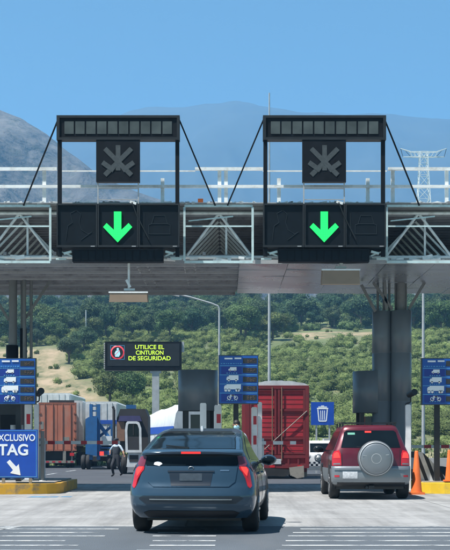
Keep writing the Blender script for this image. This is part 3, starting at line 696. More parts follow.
tag(MB().prism([(5.52, .285), (6.2, .285), (6.2, .55), (5.85, .62), (5.52, .5)], 35.0, 35.6).build('sand_bag_box', 'chassis'), 'low dark box on the right island behind the striped nose', 'box')

def barrier_post(label, x0, x1, ytop, Y, zb, marks=(), group='white barrier posts'):
    a, b = PX(x0, Y), PX(x1, Y); zt = PZ(ytop, Y)
    t = thing('barrier_post', label, 'barrier post', ((a+b)/2, Y, zb), group)
    mb = MB(); d = min(.16, b-a)
    mb.prism([(a, zb), (b, zb), (b, zt-.03), (b-.02, zt), (a+.02, zt), (a, zt-.03)], Y, Y+d); mb.build('housing', 'whitepost', t)
    for (m0, m1) in marks:
        mb = MB(); mb.span(a+(b-a)*.32, b-(b-a)*.12, Y-.006, Y-.002, PZ(m1, Y), PZ(m0, Y)); mb.build('red_reflector', 'redmark', t)
    mb = MB(); mb.span(a-.04, b+.04, Y-.03, Y+d+.03, zb, zb+.06); mb.build('base_plate', 'galv', t)
    return t
barrier_post('thin white post without marks under the wide metal drum', 200, 206.3, 403, 33.4, .0)
barrier_post('white post with a red reflector left of the middle price board pole', 214.3, 221.5, 405, 33.6, .0, ((414, 423), (434, 443)))
barrier_post('white post with two red reflectors in front of the red trailer', 251.5, 257.2, 407, 33.0, .0, ((416, 424.5), (435.5, 444.5)))
barrier_post('plain white post holding the barrier before the red trailer', 257.6, 262, 402, 33.2, .0)
barrier_post('white post with a red reflector behind the blue TAG sign', 24.5, 31, 404, 33.4, .25, ((414, 424), (434, 444)))
barrier_post('plain white post right of the left price board pole', 34, 38.5, 404, 33.8, .25)
barrier_post('plain white post with a camera right of the maroon SUV', 405.8, 411, 404.5, 32.6, .0)
def barrier_arm(label, xs, y, Y, x_start, x_end, hub_z):
    t = thing('toll_barrier', label, 'barrier arm', (x_start, Y, 0), 'toll barrier arms')
    z = PZ(y, Y); lo, hi = min(x_start, x_end), max(x_start, x_end)
    mb = MB(); mb.span(lo, hi, Y-.03, Y+.03, z-.045, z+.045); mb.build('boom', 'whitepost', t)
    for a, b in xs:
        mb = MB(); mb.span(a, b, Y-.034, Y+.034, z-.049, z+.049); mb.build('red_band', 'redmark', t)
    c = x_start; mb = MB(); mb.lathe([(0, -.09), (.11, -.09), (.11, .09), (0, .09)], (c, Y+.14, z), 'Y', 16); mb.build('pivot', 'galv', t)
    mb = MB(); mb.span(c-.14, c+.14, Y+.24, Y+.5, hub_z, z+.12); mb.build('motor_cabinet', 'whitepost', t)
Y = 36.5
barrier_arm('red and white boom closing the lane before the orange trailer', [(PX(a, Y), PX(b, Y)) for a, b in ((48, 55), (64, 71), (81, 87), (97, 103), (112, 118))], 442.5, Y, PX(38, Y), PX(120, Y), .25)
Y = 34.5
barrier_arm('red and white boom in front of the red trailer doors', [(PX(a, Y), PX(b, Y)) for a, b in ((266, 273), (283, 290))], 442.8, Y, PX(259, Y), PX(296, Y), .0)
Y = 38.0
barrier_arm('red and white boom behind the right price board pole', [(PX(a, Y), PX(b, Y)) for a, b in ((424, 431), (441, 449), (458, 466))], 446.5, Y, PX(408, Y), PX(500, Y), .0)
# small black cameras
def camera_unit(label, x, y, Y, side, zfoot):
    c = P(x, y, Y); t = thing('camera_unit', label, 'camera', c, 'small black cameras beside the price boards')
    mb = MB(); mb.tube(c+Vector((.05, -.13, .05)), c+Vector((-.06, .12, -.02)), .085, .075, 14); mb.build('camera_head', 'black', t)
    mb = MB(); mb.path([c+Vector((-.02, .05, -.05)), c+Vector((-.03, .05, -.2)), c+Vector((side*.16, .05, -.26)), Vector((c.x+side*.16, Y+.05, zfoot))], .018); mb.build('bracket', 'black', t)
camera_unit('small black camera at the right side of the left price board', 40, 393, 32.75, -1, PZ(402, 32.7))
camera_unit('small black camera on top of the white post by the SUV', 412, 394, 32.6, -1, PZ(404.5, 32.6))

# ------------------------------------------------------------------ price boards
ICON = {
 'car': [(-.5, -.12), (-.5, .02), (-.28, .06), (-.15, .2), (.18, .2), (.3, .06), (.5, .03), (.5, -.12)],
 'bus': [(-.5, -.18), (-.5, .0), (-.35, .05), (-.28, .24), (.5, .24), (.5, -.18)],
 'truck': [(-.5, -.16), (-.5, .02), (-.42, .14), (-.3, .14), (-.3, .24), (.5, .24), (.5, -.16)],
 'trailer': [(-.5, -.12), (-.5, .03), (-.44, .12), (-.36, .12), (-.36, .18), (.5, .18), (.5, -.12)],
}
def price_board(x0, x1, y0, y1, label, pole_px, first=None):
    Y = 32.5; xc = PX((x0+x1)/2, Y); W = PX(x1, Y)-PX(x0, Y); zt, zb = PZ(y0, Y), PZ(y1, Y)
    t = thing('price_board', label, 'price board', (xc, Y, 0), 'blue toll price boards')
    H = zt-zb
    mb = MB(); mb.span(xc-W/2, xc+W/2, Y+.003, Y+.14, zb, zt); mb.build('cabinet', 'bluegrey', t)
    mb = MB(); mb.span(xc-W/2+.02, xc+W/2-.02, Y-.012, Y, zb+.02, zt-.02); face = mb.build('face_panel', 'boardblue', t)
    rows = [(0, .205), (.215, .40), (.41, .595), (.605, .79), (.80, .985)]
    ln = MB(); dk = MB(); ic = MB(); cp = MB()
    for i, (a, b) in enumerate(rows):
        za, zc = zt-.03-(H-.06)*a, zt-.03-(H-.06)*b; zm = (za+zc)/2
        if i: ln.span(xc-W/2+.03, xc+W/2-.03, Y-.016, Y-.0125, za+.004, za+.018)
        if i in (1, 4): MB().span(xc-W/2+.07, xc+.08, Y-.018, Y-.0125, zc+.012, za-.012).build('dark_field', 'boarddark', face)
        xi = xc-.17 if i else xc-.13; yy = Y-.026
        def shp(kind, w, cx, cz=zm+.035):
            ic.prism([(cx+p*w, cz+q*w) for p, q in ICON[kind]], yy, yy+.006)
            for wx in ((-.3, .3) if kind != 'trailer' else (-.4, -.2, .25, .36)): ic.lathe([(0, 0), (w*.09, 0), (w*.09, .006)], (cx+wx*w, yy, cz-w*.17), 'Y', 8)
        if i == 0: ic.span(xi-.22, xi-.02, yy, yy+.006, zm+.04, zm+.08); ic.span(xi+.03, xi+.2, yy, yy+.006, zm+.045, zm+.085); xi -= .15
        if i == 1: shp('bus', .2, xi+.02)
        if i == 2: shp('truck', .30, xi+.02)
        if i == 3: shp('trailer', .42, xi+.02)
        if i == 4:
            for s in (-1, 1): ic.lathe([(.035, 0), (.052, 0), (.052, .006), (.035, .006)], (xi+.02+s*.085, yy, zm+.0), 'Y', 12)
            ic.bar((xi-.06, yy, zm+.0), (xi+.03, yy, zm+.07), .025, .006); ic.bar((xi+.03, yy, zm+.07), (xi+.105, yy, zm+.0), .025, .006); ic.bar((xi-.04, yy, zm+.065), (xi+.07, yy, zm+.055), .03, .006)
        rr = random.Random(i+40); q = xi-.13 if i else xi-.16
        while q < xi+.14+(0.22 if i == 0 else 0):
            wd = rr.uniform(.02, .05); cp.span(q, q+wd, yy, yy+.006, zm-.075, zm-.055); q += wd+.025
        mb = MB(); d0 = xc+.11; d1 = xc+W/2-.045; mb.span(d0, d1, Y-.02, Y-.0125, zm-.06, zm+.07); dg = mb.build('digit_window', 'digit_off', t)
        mb = MB()
        for k2 in range(3):
            xk = d0+(d1-d0)*(.33+.2*k2)
            
            for zz in (-.035, .005, .045):
                if rr.random() < .6: mb.span(xk, xk+.04, Y-.026, Y-.0205, zm+zz-.006, zm+zz+.006)
            for dx2 in (0, .038):
                for z2 in (-.03, .01):
                    if rr.random() < .65: mb.span(xk+dx2, xk+dx2+.008, Y-.0255, Y-.0205, zm+z2, zm+z2+.032)
        mb.build('dim_digits', 'digit_dim', dg)
    ln.build('divider_lines', 'boardline', face); ic.build('vehicle_icons', 'signwhite', face); cp.build('caption_marks', 'boardline', face)
    xp = PX(pole_px, Y); mb = MB(); mb.bar((xp, Y+.25, .2), (xp, Y+.25, zt-.2), .13, .13); mb.build('pole', 'black', t)
    return t
price_board(-4, 36, 358, 404.5, 'blue price board with vehicle icons above the TAG sign', 17)
price_board(218.5, 258.5, 355, 404, 'blue price board with vehicle icons left of the red trailer', 236)
price_board(421.5, 461.5, 358, 405, 'blue price board with vehicle icons at the right edge', 438.5)
# TAG sign
Y = 31.9
t = thing('tag_sign', 'blue EXCLUSIVO TAG sign with white arrow standing on the yellow island', 'sign', (PX(15, Y), Y, .25))
mb = MB(); mb.span(PX(-8, Y), PX(37.7, Y), Y, Y+.04, PZ(478, Y), PZ(429.5, Y)); bd = mb.build('sign_board', 'signblue', t)
mb = MB(); a, b, c, d = PX(-8, Y)+.025, PX(37.7, Y)-.025, PZ(478, Y)+.025, PZ(429.5, Y)-.025
for e in ((a, b, d-.012, d), (a, b, c, c+.012), (a, a+.012, c+.012, d-.012), (b-.012, b, c+.012, d-.012)): mb.span(e[0], e[1], Y-.005, Y-.002, e[2], e[3])
mb.build('border_line', 'boardline', t)
text('lettering', 'EXCLUSIVO', 'signwhite', t, (PX(15, Y), Y-.003, PZ(438, Y)), .2, width=PX(35, Y)-PX(-5, Y), height=PZ(434.6, Y)-PZ(441.4, Y), offset=.003)
text('lettering', 'TAG', 'signwhite', t, (PX(13.5, Y), Y-.003, PZ(450.3, Y)), .3, width=PX(28.5, Y)-PX(-1.5, Y), height=PZ(444.5, Y)-PZ(456, Y), offset=.008)
mb = MB(); mb.prism([(PX(q, Y), PZ(r_, Y)) for q, r_ in ((6.8, 462.2), (9.8, 459.6), (16.2, 466.6), (18.8, 464.0), (20.6, 475.2), (10.2, 473.0), (13.0, 470.0))], Y-.008, Y-.003); mb.build('arrow', 'signwhite', t)
mb = MB(); mb.bar((PX(30, Y), Y+.08, .02), (PX(30, Y), Y+.08, PZ(435, Y)), .07); mb.build('post', 'galv', t)
mb = MB(); mb.bar((PX(3, Y), Y+.08, .02), (PX(3, Y), Y+.08, PZ(435, Y)), .07); mb.build('post', 'galv', t)
# grey posts of the left island
for px, r, yt, lab in ((42.5, .05, 431, 'dark slim post right of the TAG sign'), (20, .09, 425, 'thick grey post behind the middle of the TAG sign'), (13, .07, 425, 'thinner grey post behind the left of the TAG sign')):
    Yp = 33.0 if px > 40 else 34.4
    t = thing('guard_post', lab, 'post', (PX(px, Yp), Yp, .25)); mb = MB(); mb.tube((PX(px, Yp), Yp, .25), (PX(px, Yp), Yp, PZ(yt, Yp)), r, n=14); mb.build('pipe', 'grey_steel' if px > 40 else 'galv', t)
    mb = MB(); mb.lathe([(0, .30), (r+.06, .30), (r+.06, .27)], (PX(px, Yp), Yp, 0), n=14); mb.build('foot_flange', 'galv', t)
# toll cabin behind the left sign: dark control cabinet
t = thing('control_cabinet', 'black control cabinet behind the blue TAG sign', 'cabinet', (PX(10, 35), 35, .28))
mb = MB(); mb.span(PX(-14, 35), PX(22, 35), 34.95, 35.6, .28, PZ(404, 35)); mb.build('cabinet_body', 'black', t)
mb = MB(); mb.span(PX(1, 35), PX(17, 35), 34.93, 34.947, .6, 2.0); mb.build('door', 'signblack', t)

# cones
def cone(px, label, first=None):
    Yc = 31.6 if px < 430 else 32.4; z0 = 0.0 if px < 430 else .292
    if first:
        c = copy_tree(first); c.location = (PX(px, Yc), Yc, z0); c.scale = (.72, .72, .74); c['label'] = label; return c
    t = thing('traffic_cone', label, 'traffic cone', (PX(px, Yc), Yc, z0), 'orange traffic cones', world=False)
    mb = MB(); mb.lathe([(0, 1.06), (.035, 1.06), (.045, 1.04), (.13, .1), (.14, .05)], (0, 0, 0), n=20); mb.build('cone_body', 'orange', t)
    mb = MB(); mb.box((0, 0, .025), (.36, .36, .05)); mb.build('base', 'orange', t); return t
c1 = cone(416.5, 'tall orange cone beside the right rear wheel of the SUV'); cone(449, 'orange cone on the yellow kerb at the right edge', c1)

# low wall right
t = tag(MB().span(PX(408, 46), PX(620, 46), 46, 46.3, gz(46), PZ(458, 46)).build('low_wall', 'concrete_wall'), 'low pale concrete wall behind the right island', 'wall')

# ------------------------------------------------------------------ message sign, trash sign, poles, tower
Y = 92.0
t = thing('message_sign', 'dark electronic message sign reading UTILICE EL CINTURON DE SEGURIDAD', 'message sign', (PX(155.5, Y), Y, gz(Y)))
mb = MB(); mb.span(PX(105, Y), PX(181.5, Y), Y, Y+.6, PZ(370.5, Y), PZ(341.5, Y)); cb = mb.build('cabinet', 'signblack', t)
mb = MB(); mb.span(PX(107.5, Y), PX(179.5, Y), Y-.02, Y-.004, PZ(366, Y), PZ(343.5, Y)); mb.build('display', 'black', cb)
mb = MB()
for k in range(12):
    yy = 343+k*2.2; mb.span(PX(103.6, Y), PX(105, Y)-.004, Y+.05, Y+.5, PZ(yy+1.2, Y), PZ(yy, Y)); 
mb.span(PX(181.5, Y)+.004, PX(184, Y), Y+.1, Y+.5, PZ(352, Y), PZ(341.5, Y)); mb.build('side_fins', 'galv', cb)
for k, (s, xa, xb) in enumerate((('UTILICE EL', 135, 164), ('CINTURON', 136, 163.5), ('DE SEGURIDAD', 128.5, 170.5))):
    y0 = 347.3+k*5.6; text('message_line', s, 'led_yellow', t, (PX((xa+xb)/2, Y), Y-.03, PZ(y0, Y)), .28, width=PX(xb, Y)-PX(xa, Y), height=PZ(y0-2.1, Y)-PZ(y0+2.1, Y), offset=.002)
cx0, cz0 = PX(117.5, Y), PZ(352.5, Y); mb = MB(); mb.lathe([(.40, -.03), (.50, -.03), (.50, -.021), (.40, -.021)], (cx0, Y, cz0), 'Y', 28); mb.build('icon_ring', 'led_red', t)
mb = MB(); h = .5
for e in ((-h, h, h-.03, h), (-h, h, -h, -h+.03), (-h, -h+.03, -h+.03, h-.03), (h-.03, h, -h+.03, h-.03)): mb.span(cx0+e[0], cx0+e[1], Y-.03, Y-.021, cz0+e[2], cz0+e[3])
mb.build('icon_frame', 'boardline', t)
mb = MB(); mb.ball((cx0+.02, Y-.025, cz0+.24), (.085, .01, .085)); mb.prism([(cx0-.1, cz0+.14), (cx0+.14, cz0+.16), (cx0+.2, cz0-.12), (cx0+.1, cz0-.3), (cx0-.16, cz0-.3), (cx0-.2, cz0-.05)], Y-.032, Y-.021); mb.build('icon_figure', 'led_white', t)
mb = MB(); mb.bar((cx0-.2, Y-.036, cz0-.2), (cx0+.16, Y-.036, cz0+.16), .035, .006); mb.build('icon_bar', 'led_red', t)
mb = MB(); mb.bar((PX(155.5, Y), Y+.3, gz(Y)), (PX(155.5, Y), Y+.3, PZ(371, Y)), .5, .4); mb.span(PX(150, Y), PX(161, Y), Y+.1, Y+.55, PZ(373, Y), PZ(370.7, Y)); mb.build('pole', 'polegrey', t)
Y = 69.0
t = thing('litter_sign', 'square blue sign with a white trash can above the police car', 'sign', (PX(322.5, Y), Y, gz(Y)))
mb = MB(); mb.span(PX(311, Y), PX(334, Y), Y, Y+.04, PZ(425, Y), PZ(402, Y)); mb.build('sign_board', 'signblue', t)
mb = MB(); cx0 = PX(322.6, Y)
z = lambda v: PZ(v, Y)
hw = lambda v: PX(v, Y)-PX(0, Y)+PX(225, Y)-PX(225, Y)
u = Y/F
mb.span(cx0-5.6*u, cx0+5.6*u, Y-.012, Y-.003, z(409.2), z(407.8)); mb.span(cx0-4.3*u, cx0+4.3*u, Y-.012, Y-.003, z(407.5), z(406.5)); mb.span(cx0-1.5*u, cx0+1.5*u, Y-.012, Y-.003, z(406.3), z(405.5))
for s in (-1, 1): mb.bar((cx0+s*4.7*u, Y-.008, z(409.5)), (cx0+s*3.6*u, Y-.008, z(421)), 1.1*u, .009)
mb.span(cx0-3.6*u, cx0+3.6*u, Y-.012, Y-.003, z(421.6), z(420.4))
for s in (-1.7, 0, 1.7): mb.bar((cx0+s*u*1.15, Y-.008, z(410.5)), (cx0+s*u, Y-.008, z(419.8)), .75*u, .008)
mb.build('trash_can_pictogram', 'signwhite', t)
for px in (316.5, 329.5):
    mb = MB(); mb.bar((PX(px, Y), Y+.09, gz(Y)), (PX(px, Y), Y+.09, PZ(404, Y)), .09); mb.build('post', 'galv', t)
def light_pole(px, Y, ytop, label, arm=None, r=.09):
    t = thing('light_pole', label, 'light pole', (PX(px, Y), Y, gz(Y)), 'pale poles behind the toll plaza')
    mb = MB(); mb.tube((PX(px, Y), Y, gz(Y)), (PX(px, Y), Y, PZ(ytop, Y)), r, r*(.35 if ytop < 150 else .6), 12); mb.build('shaft', 'polegrey', t)
    mb = MB(); mb.box((PX(px, Y), Y, gz(Y)+.15), (.5, .5, .3)); mb.build('base_plinth', 'kerb', t)
    if arm:
        mb = MB(); mb.path([P(a, b, Y) for a, b in arm], .05); mb.build('arm', 'polegrey', t)
        e = P(arm[-1][0], arm[-1][1], Y); mb = MB(); mb.box(e+Vector((-.3, 0, .0)), (.8, .3, .12), ry=.25); mb.build('lamp_head', 'polegrey', t)
light_pole(219.3, 84, 309, 'pale street light pole with long curved arm above the drum', [(219.3, 309), (218, 306), (212, 303.5), (190, 297), (178, 294.5)], .10)
light_pole(269.3, 80, 93, 'tall straight slender mast rising past the right arrow sign', None, .11)
light_pole(423.3, 70, 250, 'pale straight pole behind the right price board', None, .10)
light_pole(86, 260, 310, 'distant short utility pole on the slope above the dry field', None, .22)
# transmission tower
Yt = 520.0
def tower():
    zb = hz(PX(423, Yt), Yt)-1; zt = PZ(152, Yt); xc = PX(423.5, Yt)
    t = thing('transmission_tower', 'pale steel lattice pylon with two horned arms on the far hill', 'pylon', (xc, Yt, zb))
    mb = MB(); H = zt-zb; n = 12; wf = lambda q: 4.6*(1-q)**1.3+1.5
    def cn(q): return [Vector((xc+sx*wf(q), Yt+sy*wf(q), zb+H*q)) for sx, sy in ((-1, -1), (1, -1), (1, 1), (-1, 1))]
    for k in range(n):
        a, b = cn((k/n)**.85), cn(((k+1)/n)**.85)
        for i in range(4):
            mb.bar(a[i], b[i], .26); mb.bar(a[i], b[(i+1) % 4], .14); mb.bar(a[(i+1) % 4], b[i], .14); mb.bar(b[i], b[(i+1) % 4], .14)
    mb.build('tower_body', 'white_steel', t)
    for s in (-1, 1):
        mb = MB(); z1 = PZ(157, Yt); z2 = PZ(152, Yt); tip = Vector((xc+s*9.2, Yt, PZ(148.5, Yt))); low = Vector((xc+s*8.2, Yt, PZ(157, Yt)))
        for dy in (-1, 1):
            mb.bar((xc, Yt+dy, z2), (xc+s*5, Yt+dy*.6, z2), .26); mb.bar((xc, Yt+dy, z1), low, .26); mb.bar((xc+s*5, Yt+dy*.6, z2), tip, .26); mb.bar(low, tip, .2)
            for k in range(4): mb.bar((xc+s*k*1.5, Yt+dy*.8, z1), (xc+s*(k*1.5+1.1), Yt+dy*.8, z2), .16)
            mb.bar((xc+s*5, Yt, z1), (xc+s*7.2, Yt, PZ(151, Yt)), .16)
        mb.build('cross_arm', 'white_steel', t)
tower()

# ------------------------------------------------------------------ vehicles: stacked plan outlines
def pchip(xs, ys):
    n = len(xs); h = [xs[i+1]-xs[i] for i in range(n-1)]; d = [(ys[i+1]-ys[i])/h[i] for i in range(n-1)]
    m = [d[0]]+[0 if d[i-1]*d[i] <= 0 else 2*d[i-1]*d[i]/(d[i-1]+d[i]) for i in range(1, n-1)]+[d[-1]]
    def f(x):
        if x <= xs[0]: return ys[0]
        if x >= xs[-1]: return ys[-1]
        i = 0
        while x > xs[i+1]: i += 1
        t = (x-xs[i])/h[i]
        return (2*t**3-3*t**2+1)*ys[i]+(t**3-2*t**2+t)*h[i]*m[i]+(-2*t**3+3*t**2)*ys[i+1]+(t**3-t**2)*h[i]*m[i+1]
    return f
class Stack:
    def __init__(s, rows, p=2.6):       # rows: z, half width, rear y, front y, rear corner depth, front corner depth
        s.z = [r[0] for r in rows]; s.fn = [pchip(s.z, [r[k] for r in rows]) for k in range(1, 6)]; s.p = p
    def at(s, z): return [f(z) for f in s.fn]
    def R(s, x, z):
        w_, yr, yf, dr, df = s.at(z); u_ = min(abs(x)/w_, .995); return yr+dr*(1-(1-u_**s.p)**(1/s.p))
    def S(s, y, z):
        w_, yr, yf, dr, df = s.at(z); t_ = 0
        if y < yr+dr: t_ = 1-(y-yr)/dr
        elif y > yf-df: t_ = 1-(yf-y)/df
        t_ = max(0, min(1, t_)); return w_*(1-t_**s.p)**(1/s.p)
    def build(s, name, m, parent, n=12, levels=70):
        mb = MB(); z0, z1 = s.z[0], s.z[-1]; zs = [z0+(z1-z0)*k/levels for k in range(levels+1)]; e = 2/s.p; rings = []
        for z in zs:
            w_, yr, yf, dr, df = s.at(z); half = []
            for k in range(n+1):
                a = math.pi/2*k/n; half.append((w_*math.sin(a)**e, yr+dr*(1-math.cos(a)**e)))
            y0, y1 = yr+dr, yf-df
            for k in range(1, 6): half.append((w_, y0+(y1-y0)*k/6))
            for k in range(n+1):
                a = math.pi/2*(1-k/n); half.append((w_*math.sin(a)**e, yf-df*(1-math.cos(a)**e)))
            ring = half+[(-x, y) for x, y in half[::-1][1:-1]]; rings.append([(x, y, z) for x, y in ring])
        q = len(rings[0]); vs = [v for r in rings for v in r]
        mb.add(vs, [(j*q+k, j*q+(k+1) % q, (j+1)*q+(k+1) % q, (j+1)*q+k) for j in range(levels) for k in range(q)], True)
        mb.add(rings[0]+rings[-1], [tuple(range(q))[::-1], tuple(range(q, 2*q))])
        return mb.build(name, m, parent)
    def rear_pt(s, x, z, off):
        e = .004; y = s.R(x, z); dx = (s.R(x+e, z)-s.R(x-e, z))/(2*e); dz = (s.R(x, z+e)-s.R(x, z-e))/(2*e)
        return Vector((x, y, z))+Vector((dx, -1, dz)).normalized()*off
    def side_pt(s, y, z, off, sg):
        e = .004; x = s.S(y, z); dy = (s.S(y+e, z)-s.S(y-e, z))/(2*e); dz = (s.S(y, z+e)-s.S(y, z-e))/(2*e)
        n_ = Vector((1, -dy, -dz)).normalized(); v = Vector((x, y, z))+n_*off; return Vector((sg*v.x, v.y, v.z))
    def patch(s, name, m, parent, poly, off=.008, view='rear', sg=1, cuts=4):
        bm = bmesh.new(); vs = [bm.verts.new((a, 0, b)) for a, b in poly]; bm.faces.new(vs)
        bmesh.ops.triangulate(bm, faces=bm.faces[:])
        for _ in range(cuts):
            long = [e for e in bm.edges if e.calc_length() > .045]
            if not long: break
            bmesh.ops.subdivide_edges(bm, edges=long, cuts=1); bmesh.ops.triangulate(bm, faces=bm.faces[:])
        top = [(s.rear_pt(v.co.x, v.co.z, off) if view == 'rear' else s.side_pt(v.co.x, v.co.z, off, sg)) for v in bm.verts]
        bot = [(s.rear_pt(v.co.x, v.co.z, -.01) if view == 'rear' else s.side_pt(v.co.x, v.co.z, -.01, sg)) for v in bm.verts]
        bm.verts.index_update(); nv = len(top); mb = MB()
        mb.add(top+bot, [tuple(v.index for v in f.verts) for f in bm.faces]+[(e.verts[0].index, e.verts[1].index, nv+e.verts[1].index, nv+e.verts[0].index) for e in bm.edges if e.is_boundary], False)
        nf = len(bm.faces); nr = []
        for v in bm.verts:
            q0 = s.rear_pt(v.co.x, v.co.z, 0) if view == 'rear' else s.side_pt(v.co.x, v.co.z, 0, sg)
            nr.append((top[v.index]-q0).normalized())
        bm.free(); mb.sm = [True]*len(mb.f); o = mb.build(name, m, parent)
        o.data.normals_split_custom_set_from_vertices([tuple(q) for q in nr+nr]); return o
def mir(poly): return [(-a, b) for a, b in poly[::-1]]
def wheel(par, x, y, r, wd, sg, rimmat='alloy'):
    mb = MB(); h = wd/2
    mb.lathe([(r*.62, -h), (r*.9, -h), (r*.985, -h*.75), (r, -h*.45), (r, h*.45), (r*.985, h*.75), (r*.9, h), (r*.62, h)], (x, y, r), 'X', 32); wl = mb.build('wheel', 'rubber', par)
    mb = MB(); mb.lathe([(0, sg*h*.55), (r*.2, sg*h*.7), (r*.25, sg*h*.45), (r*.58, sg*h*.5), (r*.64, sg*h*.9)], (x, y, r), 'X', 32)
    for k in range(5):
        a = 2*math.pi*k/5; mb.bar((x+sg*h*.75, y+.05*math.cos(a), r+.05*math.sin(a)), (x+sg*h*.8, y+r*.6*math.cos(a), r+r*.6*math.sin(a)), .07, .03)
    mb.build('rim', rimmat, wl); return wl
def disc(cy, cz, r, n=18, a0=-.25, a1=math.pi+.25): return [(cy+r*math.cos(a0+(a1-a0)*k/n), cz+r*math.sin(a0+(a1-a0)*k/n)) for k in range(n+1)]

def hatchback():
    t = thing('hatchback_car', 'dark blue grey hatchback with lit red tail lights stopped nearest in the middle', 'car', (-.475, 17.75, 0), None, math.radians(-4.6), world=False)
    B = Stack([(.22, .78, .16, 4.30, .40, .6), (.30, .835, .07, 4.42, .40, .6), (.42, .872, .0, 4.50, .42, .7), (.52, .880, .0, 4.54, .42, .75), (.62, .878, .03, 4.52, .40, .8), (.72, .868, .075, 4.40, .38, .8), (.82, .848, .10, 4.10, .34, .7), (.92, .815, .13, 3.55, .30, .5), (.98, .785, .15, 3.30, .28, .45), (1.08, .735, .17, 3.00, .26, .4), (1.125, .715, .15, 2.90, .25, .4), (1.15, .705, .19, 2.83, .25, .4), (1.19, .69, .34, 2.75, .24, .4), (1.27, .665, .66, 2.58, .24, .4), (1.36, .63, 1.02, 2.36, .25, .4), (1.42, .60, 1.35, 2.20, .25, .35), (1.455, .56, 1.62, 2.06, .2, .2), (1.475, .48, 1.78, 1.95, .08, .08)], 2.9)
    B.build('body', 'bluepaint', t, n=16, levels=110)
    # rear glass, spoiler, lower glass
    rg = [(-.60, 1.175), (.60, 1.175), (.575, 1.27), (.53, 1.385), (.46, 1.425), (-.46, 1.425), (-.53, 1.385), (-.575, 1.27)]
    B.patch('rear_window', 'glass', t, rg, .006, cuts=5)
    lgp = [(-.63, .945), (.63, .945), (.655, 1.00), (.645, 1.10), (-.645, 1.10), (-.655, 1.00)]
    B.patch('lower_window', 'glass', t, lgp, .006, cuts=5)
    mb = MB(); N = 28
    for k in range(N):
        xa, xb = -.69+1.38*k/N, -.69+1.38*(k+1)/N
        f = lambda x: B.R(x, 1.11)
        for (x, nx) in ((xa, xb),):
            ya, yb = f(x), f(nx); sag = lambda q: 1.128-.03*(abs(q)/.69)**2
            vs = [(x, ya-.06, sag(x)-.012), (nx, yb-.06, sag(nx)-.012), (nx, yb-.055, sag(nx)+.012), (x, ya-.055, sag(x)+.012), (x, ya+.10, sag(x)-.02), (nx, yb+.10, sag(nx)-.02), (nx, yb+.14, sag(nx)+.022), (x, ya+.14, sag(x)+.022)]
            mb.add(vs, [(0, 1, 2, 3), (3, 2, 6, 7), (0, 4, 5, 1)])
    mb.build('spoiler', 'bluegrey', t, fix=True)
    mb = MB(); mb.span(-.135, .135, B.R(0, 1.11)-.068, B.R(0, 1.11)-.058, 1.108, 1.138); mb.build('centre_brake_light', 'redlens_glow', t)
    # hatch trapezoid recess and plate
    B.patch('hatch_panel', 'bluepaint', t, [(-.52, .655), (.52, .655), (.60, .72), (.635, .93), (-.635, .93), (-.60, .72)], .010)
    B.patch('plate_recess', 'bluegrey', t, [(-.27, .665), (.27, .665), (.30, .845), (-.30, .845)], .014)
    pl_ = B.patch('number_plate', 'plate_dark', t, [(-.155, .735), (.155, .735), (.155, .835), (-.155, .835)], .020)
    B.patch('garnish', 'bluegrey', t, [(-.32, .852), (.32, .852), (.32, .872), (-.32, .872)], .022)
    mb = MB(); c = B.rear_pt(0, .905, .014); mb.lathe([(.030, -.004), (.040, -.004), (.040, .004), (.030, .004)], c, 'Y', 20); mb.v = [(x, y, c.z+(z-c.z)*.7) for x, y, z in mb.v]; mb.build('emblem', 'silver', t)
    B.patch('white_patch', 'signwhite', t, [(-.52, .955), (-.44, .94), (-.40, .965), (-.42, .985), (-.46, 1.0), (-.51, .985)], .016)  # small uneven white patch at the left of the lower glass
    B.patch('model_badge', 'chrome', t, [(.40, .868), (.52, .868), (.52, .884), (.40, .884)], .016, cuts=2)
    # tail lights : dark upper, bright lower sweep
    up = [(.625, 1.075), (.665, 1.085), (.72, 1.06), (.755, .965), (.735, .93), (.655, .935), (.64, 1.0)]
    lo = [(.655, .930), (.745, .928), (.775, .90), (.80, .80), (.825, .66), (.80, .635), (.775, .66), (.745, .76), (.70, .85), (.66, .895)]
    hot = [(.675, .925), (.742, .92), (.768, .88), (.755, .80), (.72, .845), (.69, .885)]
    for f in (lambda q: q, mir):
        a = B.patch('tail_light', 'redlens', t, f(lo), .012); B.patch('lit_bulb', 'redlit', a, f(hot), .017); B.patch('upper_lens', 'darklens', a, f(up), .012)
    for sg in (-1, 1):
        B.patch('side_lens', 'darklens', t, [(.30, .93), (.60, .98), (.56, .90), (.36, .86)], .008, 'side', sg)
    # bumper: black lower valance, crease shade painted as a darker band, chrome strip, reflectors
    B.patch('valance', 'carblack', t, [(-.60, .235), (.60, .235), (.66, .30), (.58, .33), (-.58, .33), (-.66, .30)], .008)
    B.patch('bumper_strip', 'chrome', t, [(-.56, .478), (.56, .478), (.565, .490), (-.565, .490)], .016)
    B.patch('bumper_crease_shade', 'bluegrey', t, [(-.62, .425), (.62, .425), (.72, .50), (.66, .535), (-.66, .535), (-.72, .50)], .007)
    # side glass, doors, arches
    sgw = [(.95, 1.06), (1.35, 1.13), (2.55, 1.02), (3.05, 1.0), (2.75, 1.10), (2.40, 1.29), (2.0, 1.375), (1.5, 1.37), (1.15, 1.28)]
    sgw = [(.80, 1.02), (3.02, .985), (2.72, 1.13), (2.36, 1.29), (2.0, 1.365), (1.55, 1.36), (1.2, 1.25)]
